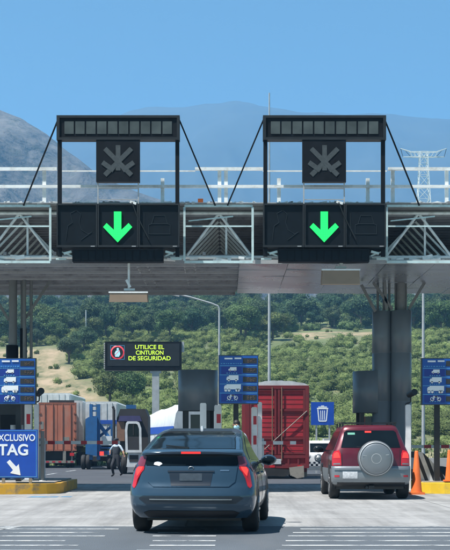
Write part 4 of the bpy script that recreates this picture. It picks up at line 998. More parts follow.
    for sg in (-1, 1):
        B.patch('side_window', 'glass', t, sgw, .006, 'side', sg, 5)
        B.patch('door_handle', 'bluepaint', t, [(1.35, .80), (1.55, .81), (1.55, .835), (1.35, .825)], .03, 'side', sg)
        B.patch('door_handle', 'bluepaint', t, [(2.35, .80), (2.55, .81), (2.55, .835), (2.35, .825)], .03, 'side', sg)
        for yv in (1.05, 2.05, 3.05): B.patch('door_seam', 'carblack', t, [(yv, .32), (yv+.012, .32), (yv+.012, .95), (yv, .95)], .003, 'side', sg, 5)
        for yv in (.88, 3.58): B.patch('wheel_arch', 'carblack', t, disc(yv, .33, .375), .004, 'side', sg)
        for yv in (.88, 3.58): wheel(t, sg*.775, yv, .318, .225, sg)
        mb = MB(); c = Vector((sg*.945, 2.72, .99)); mb.ball(c, (.125, .075, .085)); mr = mb.build('door_mirror', 'bluepaint', t)
        mb = MB(); mb.ball(c+Vector((0, -.045, 0)), (.105, .04, .066)); mb.build('mirror_glass', 'glass', mr)
        mb = MB(); mb.bar((sg*.80, 2.74, .96), (sg*.90, 2.73, .98), .05, .06); mb.build('mirror_stalk', 'carblack', mr)
    mb = MB(); mb.prism([(-.02, 1.45), (.02, 1.45), (.012, 1.51), (-.012, 1.51)], 1.62, 1.74); mb.build('roof_antenna', 'whitepost', t)
    mb = MB(); mb.span(-.66, .66, .5, 3.9, .17, .23); mb.build('underbody', 'carblack', t)
    mb = MB(); mb.bar(B.rear_pt(-.05, 1.18, .01), B.rear_pt(-.38, 1.205, .02), .015); mb.build('wiper', 'carblack', t)
    return t
hatchback()

def suv():
    Yr = 28.6
    t = thing('sport_utility_car', 'maroon SUV with silver bumper and grey spare wheel cover in the right lane', 'car', (PX(371.5, Yr), Yr, 0), None, math.radians(-.3), world=False)
    B = Stack([(.30, .79, .10, 4.02, .22, .5), (.40, .845, .0, 4.12, .22, .5), (.50, .86, -.02, 4.15, .22, .5), (.68, .865, .0, 4.12, .20, .5), (.74, .862, .03, 4.10, .18, .5), (.90, .86, .05, 4.02, .18, .5), (1.0, .845, .07, 3.55, .18, .5), (1.06, .825, .09, 3.15, .18, .4), (1.14, .79, .12, 3.0, .18, .4), (1.30, .725, .19, 2.75, .17, .4), (1.46, .665, .27, 2.45, .16, .35), (1.56, .625, .31, 2.2, .15, .3), (1.62, .585, .36, 2.1, .14, .25), (1.65, .52, .46, 2.0, .1, .2)], 3.2)
    B.build('body', 'maroon', t, n=14, levels=90)
    B.patch('bumper', 'silver', t, [(-.845, .36), (.845, .36), (.855, .52), (.858, .735), (-.858, .735), (-.855, .52)], .016, cuts=6)
    for sg in (-1, 1):
        B.patch('side_cladding', 'silver', t, [(.10, .34), (4.0, .34), (4.0, .66), (.10, .68)], .014, 'side', sg, 7)
        B.patch('side_window', 'glass', t, [(.38, 1.09), (2.98, 1.06), (2.62, 1.34), (2.34, 1.50), (.48, 1.51)], .006, 'side', sg, 6)
        for yv in (.72, 3.2): B.patch('wheel_arch', 'carblack', t, disc(yv, .35, .41), .018, 'side', sg); wheel(t, sg*.768, yv, .35, .23, sg)
        for yv in (1.15, 2.15): B.patch('door_seam', 'carblack', t, [(yv, .68), (yv+.015, .68), (yv+.015, 1.06), (yv, 1.06)], .004, 'side', sg)
        mb = MB(); c = Vector((sg*.985, 2.80, 1.10)); mb.ball(c, (.125, .08, .085)); mr = mb.build('door_mirror', 'carblack', t)
        mb = MB(); mb.ball(c+Vector((0, -.05, 0)), (.10, .04, .065)); mb.build('mirror_glass', 'glass', mr)
        mb = MB(); mb.bar((sg*.82, 2.82, 1.07), (sg*.9, 2.81, 1.09), .06, .05); mb.build('mirror_stalk', 'carblack', mr)
        mb = MB(); mb.bar((sg*.60, .55, 1.70), (sg*.56, 2.1, 1.72), .035, .03)
        for yv in (.56, 1.3, 2.08): mb.bar((sg*.59, yv, 1.58), (sg*.585, yv, 1.70), .035)
        mb.build('roof_rail', 'carblack', t)
    mb = MB(); mb.bar((-.6, .62, 1.695), (.6, .62, 1.695), .03, .03); mb.bar((-.585, 1.5, 1.71), (.585, 1.5, 1.71), .03, .03); mb.build('rack_bar', 'carblack', t)
    B.patch('rear_window', 'glass', t, [(-.655, 1.145), (.655, 1.145), (.575, 1.48), (.52, 1.525), (-.52, 1.525), (-.575, 1.48)], .007, cuts=6)
    B.patch('centre_brake_light', 'redlit', t, [(-.12, 1.475), (.02, 1.475), (.02, 1.51), (-.12, 1.51)], .014)
    B.patch('permit_sticker', 'green_sticker', t, [(-.50, 1.43), (-.34, 1.43), (-.34, 1.475), (-.50, 1.475)], .010)
    mb = MB(); mb.ball((-.27, .8, 1.2), (.14, .07, .17)); mb.ball((.28, .8, 1.2), (.14, .07, .17)); mb.build('head_rest', 'carblack', t)
    lo = [(.655, .755), (.845, .75), (.845, .98), (.80, 1.06), (.70, 1.09), (.665, 1.0)]
    for f in (lambda q: q, mir):
        a = B.patch('tail_light', 'redlens', t, f(lo), .012); B.patch('lit_bulb', 'redlit', a, f([(.68, .92), (.82, .915), (.81, 1.0), (.76, 1.04), (.71, 1.03)]), .018); B.patch('reverse_lens', 'silver', a, f([(.68, .775), (.82, .77), (.82, .80), (.68, .805)]), .018)
        B.patch('reflector', 'redmark', t, f([(.70, .50), (.80, .50), (.80, .54), (.70, .54)]), .022)
    B.patch('door_gap', 'carblack', t, [(-.648, .745), (-.640, .745), (-.640, 1.11), (-.648, 1.11)], .006)
    B.patch('door_gap', 'carblack', t, [(.635, .745), (.643, .745), (.643, 1.11), (.635, 1.11)], .006)
    pt = B.patch('number_plate', 'plate', t, [(-.63, .47), (-.31, .47), (-.31, .62), (-.63, .62)], .022)
    B.patch('lower_valance', 'carblack', t, [(-.8, .305), (.8, .305), (.84, .39), (-.84, .39)], .02)
    B.patch('tailgate_step', 'silver', t, [(-.80, .655), (.80, .655), (.80, .69), (-.80, .69)], .04)
    mb = MB(); mb.lathe([(0, -.235), (.16, -.233), (.30, -.222), (.365, -.19), (.392, -.14), (.395, -.06), (.385, .03)], (.09, .06, .905), 'Y', 48); sp = mb.build('spare_wheel_cover', 'silver', t)
    mb = MB(); mb.lathe([(.385, -.01), (.40, .0), (.40, .04), (.3, .06)], (.09, .06, .905), 'Y', 40); mb.build('spare_tyre', 'rubber', sp)
    mb = MB(); mb.lathe([(.352, -.205), (.36, -.2075), (.368, -.19)], (.09, .055, .905), 'Y', 48); mb.lathe([(.10, -.2345), (.106, -.2365), (.112, -.2335)], (.09, .06, .905), 'Y', 32); mb.build('cover_groove', 'galv', sp)
    mb = MB(); mb.prism([(-.02+.09-.28, .96), (.09+.27, .985), (.09+.28, .998), (.09-.28, .972)], -.168, -.155); mb.build('cover_crease', 'galv', sp)
    mb = MB(); mb.bar((.02, .03, 1.13), (-.32, .05, 1.17), .018); mb.build('wiper', 'carblack', t)
    mb = MB(); mb.span(-.75, .75, .35, 3.8, .22, .31); mb.tube((-.1, .02, .27), (-.1, .5, .27), .03); mb.box((0, .25, .27), (.12, .5, .08)); mb.build('underbody', 'carblack', t)
    return t
suv()

# ------------------------------------------------------------------ trucks
def trailer_wheels(t, X, Y, z, half=.98, r=.5, rows=(0.9, 2.1)):
    for dy in rows:
        for s in (-1, 1):
            mb = MB()
            for q in (0, .30): mb.lathe([(.0, -.13), (r*.9, -.13), (r, -.08), (r, .08), (r*.9, .13), (0, .13)], (X+s*(half-q), Y+dy, z+r), 'X', 20)
            mb.build('wheel', 'rubber', t)
def orange_trailer():
    Y = 86.0; X = PX(57.5, Y); W = 2.5; z0 = gz(Y); zb, zt = PZ(451, Y), PZ(402.5, Y)
    t = thing('box_trailer', 'weathered orange box trailer seen from behind at the left', 'trailer', (X, Y, z0))
    mb = MB(); mb.span(X-W/2, X+W/2, Y, Y+12, zb, zt); mb.build('cargo_box', 'truck_orange', t)
    for s in (-1, 1):
        mb = MB(); a, b = (X-W/2+.1, X-.02) if s < 0 else (X+.02, X+W/2-.1); mb.span(a, b, Y-.04, Y-.003, zb+.1, zt-.12); d = mb.build('door', 'truck_orange', t)
        mb = MB()
        for q in (.28, .75):
            xx = a+(b-a)*q; mb.tube((xx, Y-.07, zb+.02), (xx, Y-.07, zt-.08), .025, n=6)
        mb.build('lock_rod', 'truck_orange2', d)
        mb = MB()
        for q in range(5): zz = zb+.3+q*.55; mb.box((X+s*(W/2-.1), Y-.05, zz), (.16, .05, .09))
        mb.build('hinge', 'truck_orange2', d)
    mb = MB(); mb.span(X-W/2, X-W/2+.1, Y-.05, Y-.002, zb, zt); mb.span(X+W/2-.1, X+W/2, Y-.05, Y-.002, zb, zt); mb.span(X-W/2+.1, X+W/2-.1, Y-.05, Y-.002, zt-.12, zt); mb.span(X-W/2+.1, X+W/2-.1, Y-.06, Y-.002, zb, zb+.1); mb.build('door_frame', 'truck_orange2', t)
    mb = MB(); mb.span(X-.55, X+1.1, Y+.05, Y+1.2, zt+.003, zt+.16); mb.build('roof_cowl', 'chassis', t)
    mb = MB(); zz = PZ(463, Y); mb.span(X-1.15, X+1.15, Y-.02, Y+.1, zz, zz+.16); mb.bar((X-.9, Y+.04, zz), (X-.9, Y+.04, zb), .12); mb.bar((X+.45, Y+.04, zz), (X+.45, Y+.04, zb), .2); mb.bar((X+.95, Y+.04, zz), (X+.95, Y+.04, zb), .1); mb.build('under_ride_bar', 'mudflap', t)
    mb = MB()
    for q in range(6): mb.span(X-1.15+q*.4, X-1.15+q*.4+.2, Y-.026, Y-.022, zz+.03, zz+.13)
    mb.build('reflector_tape', 'redmark', t)
    for s in (-.98, .95):
        mb = MB(); mb.span(X+s-.14, X+s+.14, Y-.08, Y-.02, zb-.32, zb-.12); mb.build('tail_light', 'redlens', t)
    mb = MB(); mb.span(X-.5, X+.5, Y+.5, Y+11, zb-.5, zb-.003); mb.span(X-1.1, X+1.1, Y+.4, Y+.46, z0+.3, zb-.05); mb.build('chassis', 'chassis', t)
    mb = MB(); mb.box((X+.55, Y-.045, zb+.75), (.45, .006, .35)); mb.box((X-1.0, Y-.045, zb+1.7), (.2, .006, .5)); mb.build('faded_patch', 'mudflap', t)
    trailer_wheels(t, X, Y, z0)
orange_trailer()
bpy.data.objects['box_trailer'].rotation_euler.z = math.radians(7.6)
def white_trailer(name, label, x0, x1, yt, yb, Y, m, stripe=None, L=12, rz=0):
    X = PX((x0+x1)/2, Y); W = PX(x1, Y)-PX(x0, Y); zt, zb = PZ(yt, Y), PZ(yb, Y)
    t = thing(name, label, 'trailer', (X, Y, gz(Y)))
    mb = MB(); r = .12; mb.prism([(X-W/2, zb), (X+W/2, zb), (X+W/2, zt-r), (X+W/2-r, zt), (X-W/2+r, zt), (X-W/2, zt-r)], Y, Y+L); mb.build('cargo_box', m, t)
    mb = MB(); mb.span(X-W/2+.06, X-.01, Y-.03, Y-.003, zb+.1, zt-.15); mb.build('door', m, t)
    mb = MB(); mb.span(X+.01, X+W/2-.06, Y-.03, Y-.003, zb+.1, zt-.15); mb.build('door', m, t)
    mb = MB()
    for q in (-.7, -.35, .35, .7): mb.tube((X+q*W/2, Y-.05, zb), (X+q*W/2, Y-.05, zt-.1), .02, n=6)
    mb.build('lock_rod', 'galv', t)
    if stripe: mb = MB(); mb.span(X-W/2+.003, X+W/2-.003, Y-.07, Y-.055, stripe[0], stripe[1]); mb.build('stripe', 'stripe_blue', t)
    mb = MB(); mb.span(X-W/2, X+W/2, Y-.03, Y+.1, zb-.12, zb-.003); mb.span(X-.4, X+.4, Y+.3, Y+L-.5, zb-.5, zb-.125); mb.bar((X-.9, Y+.05, zb-.12), (X-.9, Y+.05, gz(Y)+.5), .1); mb.bar((X+.9, Y+.05, zb-.12), (X+.9, Y+.05, gz(Y)+.5), .1); mb.span(X-1.1, X+1.1, Y, Y+.1, gz(Y)+.45, gz(Y)+.58); mb.build('chassis', 'chassis', t)
    trailer_wheels(t, X, Y, gz(Y)); return t
white_trailer('box_trailer', 'pale grey box trailer half hidden behind the orange one', 53, 83.3, 400.5, 446, 97.5, 'truck_grey')
white_trailer('box_trailer', 'white box trailer with a blue stripe behind the blue hoist', 85.5, 117.2, 401.5, 446, 94, 'truck_white', (PZ(424, 94), PZ(420, 94)))
white_trailer('box_trailer', 'pale white roofed trailer rising behind the orange trailer', 36, 70, 393, 440, 108, 'truck_white')
def blue_hoist():
    Y = 80.0; X = PX(96, Y); z0 = gz(Y)
    t = thing('hoist_trailer', 'bright blue hoist trailer with upright mast and tilted panel', 'hoist', (X, Y, z0))
    mb = MB(); a, b = PX(85.5, Y), PX(97, Y); mb.prism([(a, PZ(454, Y)), (b, PZ(456, Y)), (b, PZ(417, Y)), (a+.2, PZ(417, Y)), (a, PZ(419, Y))], Y, Y+.25); mb.build('tilted_panel', 'truck_blue', t)
    mb = MB()
    for px in (90.5, 98): mb.span(PX(px, Y)-.1, PX(px, Y)+.1, Y+.26, Y+.5, z0+.6, PZ(404, Y))
    for yy in (405, 410, 416): mb.span(PX(90.5, Y)+.1, PX(98, Y)-.1, Y+.3, Y+.45, PZ(yy+1.5, Y), PZ(yy, Y))
    mb.build('mast', 'truck_blue', t)
    mb = MB(); mb.bar(P(99, 424, Y+.6), P(113, 443, Y+.6), .22); mb.bar(P(99, 437, Y+.7), P(113, 425, Y+.7), .16); mb.bar(P(99, 447, Y+.5), P(118, 447, Y+.5), .2); mb.bar(P(112, 424, Y+1.2), P(112, 450, Y+1.2), .16); mb.bar(P(99, 452, Y+.5), P(111, 453, Y+.5), .25); mb.build('boom_frame', 'truck_blue', t)
    mb = MB(); mb.span(PX(101, Y), PX(111, Y), Y+.4, Y+.8, PZ(447, Y), PZ(436, Y)); mb.build('tool_box', 'truck_white', t)
    mb = MB(); mb.span(PX(99.5, Y), PX(103.5, Y), Y+.1, Y+.18, PZ(455.5, Y), PZ(451.5, Y)); mb.build('tail_light', 'redlit', t)
    mb = MB(); mb.span(X-1.0, X+1.2, Y+.8, Y+6, z0+.5, z0+.8); mb.build('chassis', 'chassis', t)
    trailer_wheels(t, X+.1, Y, z0, .95, .45, (.8,))
blue_hoist()
def tractor():
    Y = 66.0; X = PX(129, Y); z0 = gz(Y); 
    t = thing('tractor_unit', 'truck cab with dark roof, open white door and exhaust stack', 'truck', (X, Y, z0))
    def bx(n, x0, x1, y0, y1, d0, d1, m, par=t): mb = MB(); mb.span(PX(x0, Y), PX(x1, Y), Y+d0, Y+d1, PZ(y1, Y), PZ(y0, Y)); return mb.build(n, m, par)
    mb = MB(); mb.prism([(PX(115.5, Y), PZ(452, Y)), (PX(147, Y), PZ(452, Y)), (PX(147, Y), PZ(416, Y)), (PX(144, Y), PZ(408.5, Y)), (PX(119, Y), PZ(408.5, Y)), (PX(115.5, Y), PZ(418, Y))], Y+.8, Y+3.0); mb.build('cab', 'chassis', t)
    mb = MB(); mb.prism([(PX(117, Y), PZ(421, Y)), (PX(141, Y), PZ(421, Y)), (PX(139, Y), PZ(415.5, Y)), (PX(119, Y), PZ(415.5, Y))], Y+.6, Y+.796); mb.build('wind_deflector', 'purple', t)
    bx('roof_lamp', 124, 134, 404, 408, 1.4, 1.8, 'truck_blue')
    bx('rear_panel', 115.8, 123.5, 421.5, 441, .70, .796, 'brown')
    mb = MB(); mb.tube((PX(112.8, Y), Y+.7, z0+.8), (PX(112.8, Y), Y+.7, PZ(409, Y)), .075, n=10); mb.tube((PX(112.8, Y), Y+.7, PZ(409, Y)), (PX(111.6, Y), Y+.7, PZ(406, Y)), .07, n=10); mb.build('exhaust_stack', 'chassis', t)
    mb = MB(); op = [(125.2, 452.5), (124.6, 430), (125.6, 423), (127.2, 421.2), (136.5, 421.2), (139, 422.4), (141, 428), (141.5, 452.5)]; ip = [(127.6, 450), (127.0, 431), (127.6, 425), (128.4, 423.6), (135.8, 423.6), (137.4, 424.6), (138.8, 429), (139, 450)]
    q = [(PX(a_, Y), PZ(b_, Y)) for a_, b_ in op]; r = [(PX(a_, Y), PZ(b_, Y)) for a_, b_ in ip]
    for i in range(8):
        j = (i+1) % 8; mb.prism([q[i], q[j], r[j], r[i]], Y+.2, Y+.3)
    dr = mb.build('door', 'truck_white', t)
    mb = MB(); mb.prism([(PX(a_, Y), PZ(b_, Y)) for a_, b_ in ((127.1, 436.5), (127.0, 431), (127.6, 425), (128.4, 423.6), (135.8, 423.6), (137.4, 424.6), (138.8, 429), (138.9, 436.5))], Y+.23, Y+.27); mb.build('window', 'glass', dr)
    mb = MB(); mb.prism([(PX(a_, Y), PZ(b_, Y)) for a_, b_ in ((127.6, 450), (127.1, 436.6), (138.9, 436.6), (139, 450))], Y+.22, Y+.28); mb.build('inner_panel', 'chassis', dr)
    mb = MB(); mb.span(PX(133, Y)-.02, PX(133, Y)+.02, Y+.20, Y+.225, PZ(435, Y), PZ(423.5, Y)); mb.build('window_bar', 'chassis', dr)
    mb = MB(); mb.prism([(PX(126, Y), PZ(467, Y)), (PX(142, Y), PZ(467, Y)), (PX(142, Y), PZ(452.5, Y)), (PX(127.5, Y), PZ(452.5, Y))], Y+.3, Y+1.4); fd = mb.build('fender', 'truck_white', t)
    bx('fender_step', 129, 138, 455, 462, .285, .297, 'chassis', fd)
    mb = MB(); mb.lathe([(0, -.14), (.28, -.14), (.3, -.05), (.5, -.1), (.52, 0), (.5, .14), (0, .14)], (PX(122.5, Y), Y+1.0, z0+.52), 'X', 22); mb.build('wheel', 'rubber', t)
    mb = MB(); mb.lathe([(0, -.22), (.12, -.2), (.14, -.16), (.3, -.15)], (PX(122.5, Y), Y+1.0, z0+.52), 'X', 20); mb.build('wheel_hub', 'truck_white', t)
    mb = MB(); mb.lathe([(0, -.14), (.5, -.14), (.52, 0), (.5, .14), (0, .14)], (PX(146, Y), Y+1.0, z0+.52), 'X', 22); mb.build('wheel', 'rubber', t)
    mb = MB(); mb.span(PX(117, Y), PX(147, Y), Y+.9, Y+5.0, z0+.45, z0+.85); mb.build('chassis', 'chassis', t)
tractor()
def tanker():
    Y = 58.0; p0 = Vector((PX(163, 80), 80, 0)); p1 = Vector((PX(196, 72), 72, 0)); d = (p1-p0).normalized()
    t = thing('tank_trailer', 'white rounded trailer with a broad blue stripe left of the drum', 'trailer', ((p0+p1)/2).to_tuple()[:2]+(gz(60),))
    n = 14; sd = Vector((d.y, -d.x, 0)); 
    if sd.y > 0: sd = -sd
    prof = [(a, b*1.27) for a, b in [(-1.2, .62), (-1.25, 1.2), (-1.25, 2.0), (-1.15, 2.45), (-.9, 2.78), (-.5, 2.95), (0, 3.0), (.5, 2.95), (.9, 2.78), (1.15, 2.45), (1.25, 2.0), (1.25, 1.2), (1.2, .62)]]
    vs = []; rs = random.Random(3)
    for k in range(n+1):
        q = p0.lerp(p1, k/n); z0 = gz(q.y)
        for a, b in prof: vs.append(q+sd*a*(1+rs.uniform(-.012, .012))+Vector((0, 0, z0+b*(.93+.10*k/n+rs.uniform(-.012, .012)) + (.05 if k % 2 else 0)*(b > 2.3))))
    m = len(prof); mb = MB(); mb.add(vs, [(k*m+i, k*m+i+1, (k+1)*m+i+1, (k+1)*m+i) for k in range(n) for i in range(m-1)], True); mb.add(vs, [tuple(range(m)), tuple(range(n*m, n*m+m))]); mb.build('tarp_cover', 'tarp', t)
    mb = MB()
    for k in range(6):
        q = p0.lerp(p1, (k+.5)/6); mb.bar(q+sd*1.27+Vector((0, 0, gz(q.y)+.7)), q+sd*1.27+Vector((0, 0, gz(q.y)+2.13)), .05, .03)
    mb.build('side_rib', 'galv', t)
    mb = MB(); vs = [q+sd*1.268+Vector((0, 0, gz(q.y)+h)) for q in (p0, p1) for h in (2.15, 2.55)]+[q+sd*1.285+Vector((0, 0, gz(q.y)+h)) for q in (p0, p1) for h in (2.15, 2.55)]
    mb.add(vs, [(0, 1, 3, 2), (4, 6, 7, 5), (0, 2, 6, 4), (1, 5, 7, 3), (0, 4, 5, 1), (2, 3, 7, 6)]); mb.build('stripe', 'stripe_blue', t)
    mb = MB(); mb.bar(p0+Vector((0, 0, gz(65)+.45)), p1+Vector((0, 0, gz(55)+.45)), 1.0, .25); mb.build('chassis', 'chassis', t)
    for f in (.15, .25, .8, .9):
        q = p0.lerp(p1, f); mb = MB(); mb.tube(q+sd*1.2+Vector((0, 0, gz(q.y)+.5)), q+sd*.8+Vector((0, 0, gz(q.y)+.5)), .5, n=20); mb.build('wheel', 'rubber', t)
tanker()
def red_trailer():
    Y = 52.0; x0, x1 = PX(246.5, Y), PX(308, Y); z0 = gz(Y); zt, zb = PZ(386, Y), PZ(468, Y); X = (x0+x1)/2
    t = thing('stock_trailer', 'tall red ribbed cargo trailer with grey tarp roof right of centre', 'trailer', (X, Y, z0))
    L = 10.5
    mb = MB(); mb.span(x0, x1, Y, Y+L, zb, zt); mb.build('cargo_box', 'truck_red', t)
    mb = MB(); k = 0
    yy = Y+.15
    while yy < Y+L: mb.span(x0-.06, x0-.003, yy, yy+.09, zb+.05, zt-.02); mb.span(x1+.003, x1+.06, yy, yy+.09, zb+.05, zt-.02); yy += .45
    mb.build('side_rib', 'truck_red2', t)
    xm = PX(277, Y)
    for a, b in ((x0+.12, xm-.03), (xm+.03, x1-.12)):
        mb = MB(); mb.span(a, b, Y-.035, Y-.003, zb+.55, zt-.12); d = mb.build('door', 'truck_red', t)
        mb = MB()
        for q in range(14):
            z = zb+.7+q*.185
            mb.span(a+.09, b-.09, Y-.042, Y-.0355, z, z+.025)
        mb.build('board_groove', 'truck_red2', d)
        mb = MB(); mb.span(a, a+.08, Y-.09, Y-.036, zb+.55, zt-.12); mb.span(b-.08, b, Y-.09, Y-.036, zb+.55, zt-.12)
        for z in (zb+.56, zb+1.15, zt-1.0, zt-.2): mb.span(a+.081, b-.081, Y-.085, Y-.036, z, z+.075)
        mb.build('door_rib', 'truck_red2', d)
        mb = MB(); mb.tube(((a if a > xm else b)+(.16 if a > xm else -.16), Y-.11, zb+.3), ((a if a > xm else b)+(.16 if a > xm else -.16), Y-.11, zt-.05), .025, n=8); mb.build('lock_rod', 'brown', d)
    mb = MB(); mb.span(x0-.03, x0+.115, Y-.1, Y-.002, zb, zt+.02); mb.span(x1-.115, x1+.03, Y-.1, Y-.002, zb, zt+.02); mb.span(x0+.116, x1-.116, Y-.1, Y-.002, zt-.115, zt+.02); mb.span(x0+.116, x1-.116, Y-.1, Y-.002, zb, zb+.14); mb.span(x0+.116, x1-.116, Y-.09, Y-.002, zb+.4, zb+.52)
    for q in (.22, .5, .68, .84): mb.span(x0+(x1-x0)*q-.035, x0+(x1-x0)*q+.035, Y-.08, Y-.002, zb+.141, zb+.399)
    mb.build('rear_frame', 'truck_red2', t)
    for q in (.3, .62): 
        mb = MB(); mb.bar((x0+(x1-x0)*q-.35, Y-.1, zb+1.4), (x0+(x1-x0)*q+.3, Y-.1, zb+.7), .03); mb.build('brace', 'truck_red2', t)
    mb = MB(); mb.tube((xm-.5, Y-.12, zb+.75), (x1-.05, Y-.12, zt-1.0), .018, n=6); mb.build('strap', 'mudflap', t)
    mb = MB(); 
    n = 16
    vs = []
    rs = random.Random(6)
    for j in range(13):
        for i in range(n+1):
            q = i/n; vs.append((x0-.03+(x1-x0+.06)*q, Y-.06+j*L/12, zt+.022+.19*math.sin(math.pi*q)**.6+rs.uniform(-.02, .02)*(0 < i < n)))
    mb.add(vs, [(j*(n+1)+i, j*(n+1)+i+1, (j+1)*(n+1)+i+1, (j+1)*(n+1)+i) for j in range(12) for i in range(n)], True); mb.add([vs[i] for i in range(n+1)]+[(vs[0][0], vs[0][1], zt), (vs[n][0], vs[n][1], zt)], [tuple(range(n+1))+(n+2, n+1)]); mb.build('tarp_roof', 'tarp', t)
    mb = MB(); mb.span(PX(272, Y), PX(281, Y), Y-.12, Y-.1, zb+.16, zb+.37); mb.build('number_plate', 'plate', t)
    mb = MB(); mb.span(PX(274, Y), PX(280, Y), Y-.13, Y-.11, zb-.25, zb-.12); mb.span(PX(290, Y), PX(295, Y), Y-.13, Y-.11, zb-.3, zb-.2); mb.build('marker_plate', 'signwhite', t)
    mb = MB(); mb.span(x0+.1, x1-.1, Y-.06, Y+.06, z0+.42, z0+.62); mb.span(x0+.3, x1-.3, Y+.3, Y+L-.4, z0+.55, zb-.003); mb.span(x0+.05, x1-.05, Y-.02, Y+.1, zb-.15, zb-.003); mb.build('chassis', 'truck_red2', t)
    for a, b in ((x0+.05, x0+.6), (x1-.65, x1-.03)):
        mb = MB(); mb.span(a, b, Y+.12, Y+.15, z0+.08, z0+.68); mb.build('mud_flap', 'mudflap', t)
    mb = MB(); mb.span(x0-.2, x1-.2, Y-.1, Y-.065, z0+.2, z0+.34); mb.build('bumper_beam', 'mudflap', t)
    mb = MB(); mb.prism([(PX(a, Y), PZ(b, Y)) for a, b in ((289, 467.5), (303.5, 465.5), (304, 477), (297, 478.2), (290, 475))], Y-.16, Y-.135); mb.build('mud_guard', 'mudflap', t)
    mb = MB(); mb.prism([(PX(a, Y), PZ(b, Y)) for a, b in ((250, 469), (270, 468), (289, 469.5), (290, 474), (284, 476.5), (272, 475.5), (262, 477), (250, 474))], Y-.15, Y-.13); mb.build('torn_mud_guard', 'rubber', t)
    for s in (-.95, -.2, .9):
        mb = MB(); mb.span(X+s-.1, X+s+.1, Y-.125, Y-.101, zb+.02, zb+.11); mb.build('tail_light', 'redlens', t)
    trailer_wheels(t, X, Y, z0, 1.0, .5, (1.0, 2.2))
red_trailer()
def checker():
    m = bpy.data.materials.new('checker_band'); m.use_nodes = True; N = m.node_tree.nodes; L = m.node_tree.links; b = N['Principled BSDF']; b.inputs['Roughness'].default_value = .4
    tc = N.new('ShaderNodeTexCoord'); c = N.new('ShaderNodeTexChecker'); c.inputs['Scale'].default_value = 1/.12; c.inputs[1].default_value = (.75, .77, .78, 1); c.inputs[2].default_value = (.01, .014, .03, 1); mp = N.new('ShaderNodeMapping'); mp.inputs['Location'].default_value = (.01, .03, .01)
    sp = N.new('ShaderNodeSeparateXYZ'); cb = N.new('ShaderNodeCombineXYZ'); L.new(tc.outputs['Object'], sp.inputs[0]); L.new(sp.outputs['Y'], cb.inputs[0]); L.new(sp.outputs['Z'], cb.inputs[1]); cb.inputs[2].default_value = .05
    L.new(cb.outputs[0], c.inputs[0]); L.new(c.outputs[0], b.inputs['Base Color']); return m
M['checker'] = checker()
def police():
    Yc = 65.0; z0 = gz(Yc)-.04
    # body axis along world X (side view): built along local y, turned a quarter
    t = thing('police_car', 'white police car with a checkered band parked sideways under the trash can sign', 'police car', (PX(317, Yc)+2.15, Yc, z0), None, math.radians(90), world=False)
    B = Stack([(.28, .80, .06, 4.8, .25, .4), (.45, .88, .0, 4.9, .25, .45), (.75, .90, .0, 4.9, .22, .5), (.95, .89, .03, 4.7, .2, .5), (1.08, .86, .08, 4.1, .2, .45), (1.15, .82, .15, 3.75, .2, .4), (1.45, .72, .40, 3.2, .2, .35), (1.68, .64, .6, 2.8, .2, .3), (1.74, .55, .8, 2.6, .15, .2)], 3.2)
    B.build('body', 'whitepost', t, n=10, levels=60)
    for sg in (-1, 1):
        B.patch('side_window', 'glass', t, [(.55, 1.17), (1.55, 1.17), (1.55, 1.60), (.80, 1.60)], .006, 'side', sg, 5)
        B.patch('side_window', 'glass', t, [(1.63, 1.17), (2.55, 1.17), (2.55, 1.61), (1.63, 1.61)], .006, 'side', sg, 5)
        B.patch('side_window', 'glass', t, [(2.63, 1.17), (3.62, 1.17), (3.1, 1.52), (2.63, 1.61)], .006, 'side', sg, 5)
        B.patch('checker_band', M['checker'], t, [(.15, .46), (4.75, .46), (4.75, .70), (.15, .70)], .007, 'side', sg, 7)
        for yv in (.95, 3.9):
            B.patch('wheel_arch', 'carblack', t, disc(yv, .36, .42), .012, 'side', sg); wheel(t, sg*.80, yv, .36, .24, sg, 'carblack')
        for yv in (1.6, 2.6): B.patch('door_seam', 'carblack', t, [(yv, .4), (yv+.015, .4), (yv+.015, 1.1), (yv, 1.1)], .004, 'side', sg)
    # the visible side faces the camera: local +x after a quarter turn points to +Y, so -x side is seen
    mb = MB(); c = Vector((-.905, 2.15, .90)); mb.lathe([(.13, -.006), (.20, -.006), (.20, .006), (.13, .006)], c, 'X', 24); mb.build('badge_ring', 'casing', t)
    mb = MB(); mb.lathe([(0, -.008), (.12, -.006), (.12, .006)], c, 'X', 5); mb.build('badge_star', 'polegrey', t)
    for s, yy in (('TV', 2.70), ('N', 1.55)):
        cu = bpy.data.curves.new('lettering', 'FONT'); cu.body = s; cu.size = .28; cu.extrude = .004; cu.align_x = 'CENTER'; cu.align_y = 'CENTER'; cu.materials.append(M['vestdark']); o = bpy.data.objects.new('lettering', cu); COL.objects.link(o); o.parent = t; o.location = (-.905, yy, .92); o.rotation_euler = (math.pi/2, 0, -math.pi/2); text_mesh(o)
    mb = MB(); mb.box((0, 1.7, 1.80), (1.1, .28, .10)); mb.build('light_bar', 'polegrey', t)
    B.patch('tail_light', 'redlens', t, [(.6, .8), (.85, .8), (.83, 1.05), (.62, 1.05)], .01); B.patch('tail_light', 'redlens', t, mir([(.6, .8), (.85, .8), (.83, 1.05), (.62, 1.05)]), .01)
    for sg in (-1, 1): mb = MB(); mb.ball((sg*.98, 3.35, 1.12), (.12, .07, .09)); mb.build('door_mirror', 'carblack', t)
police()

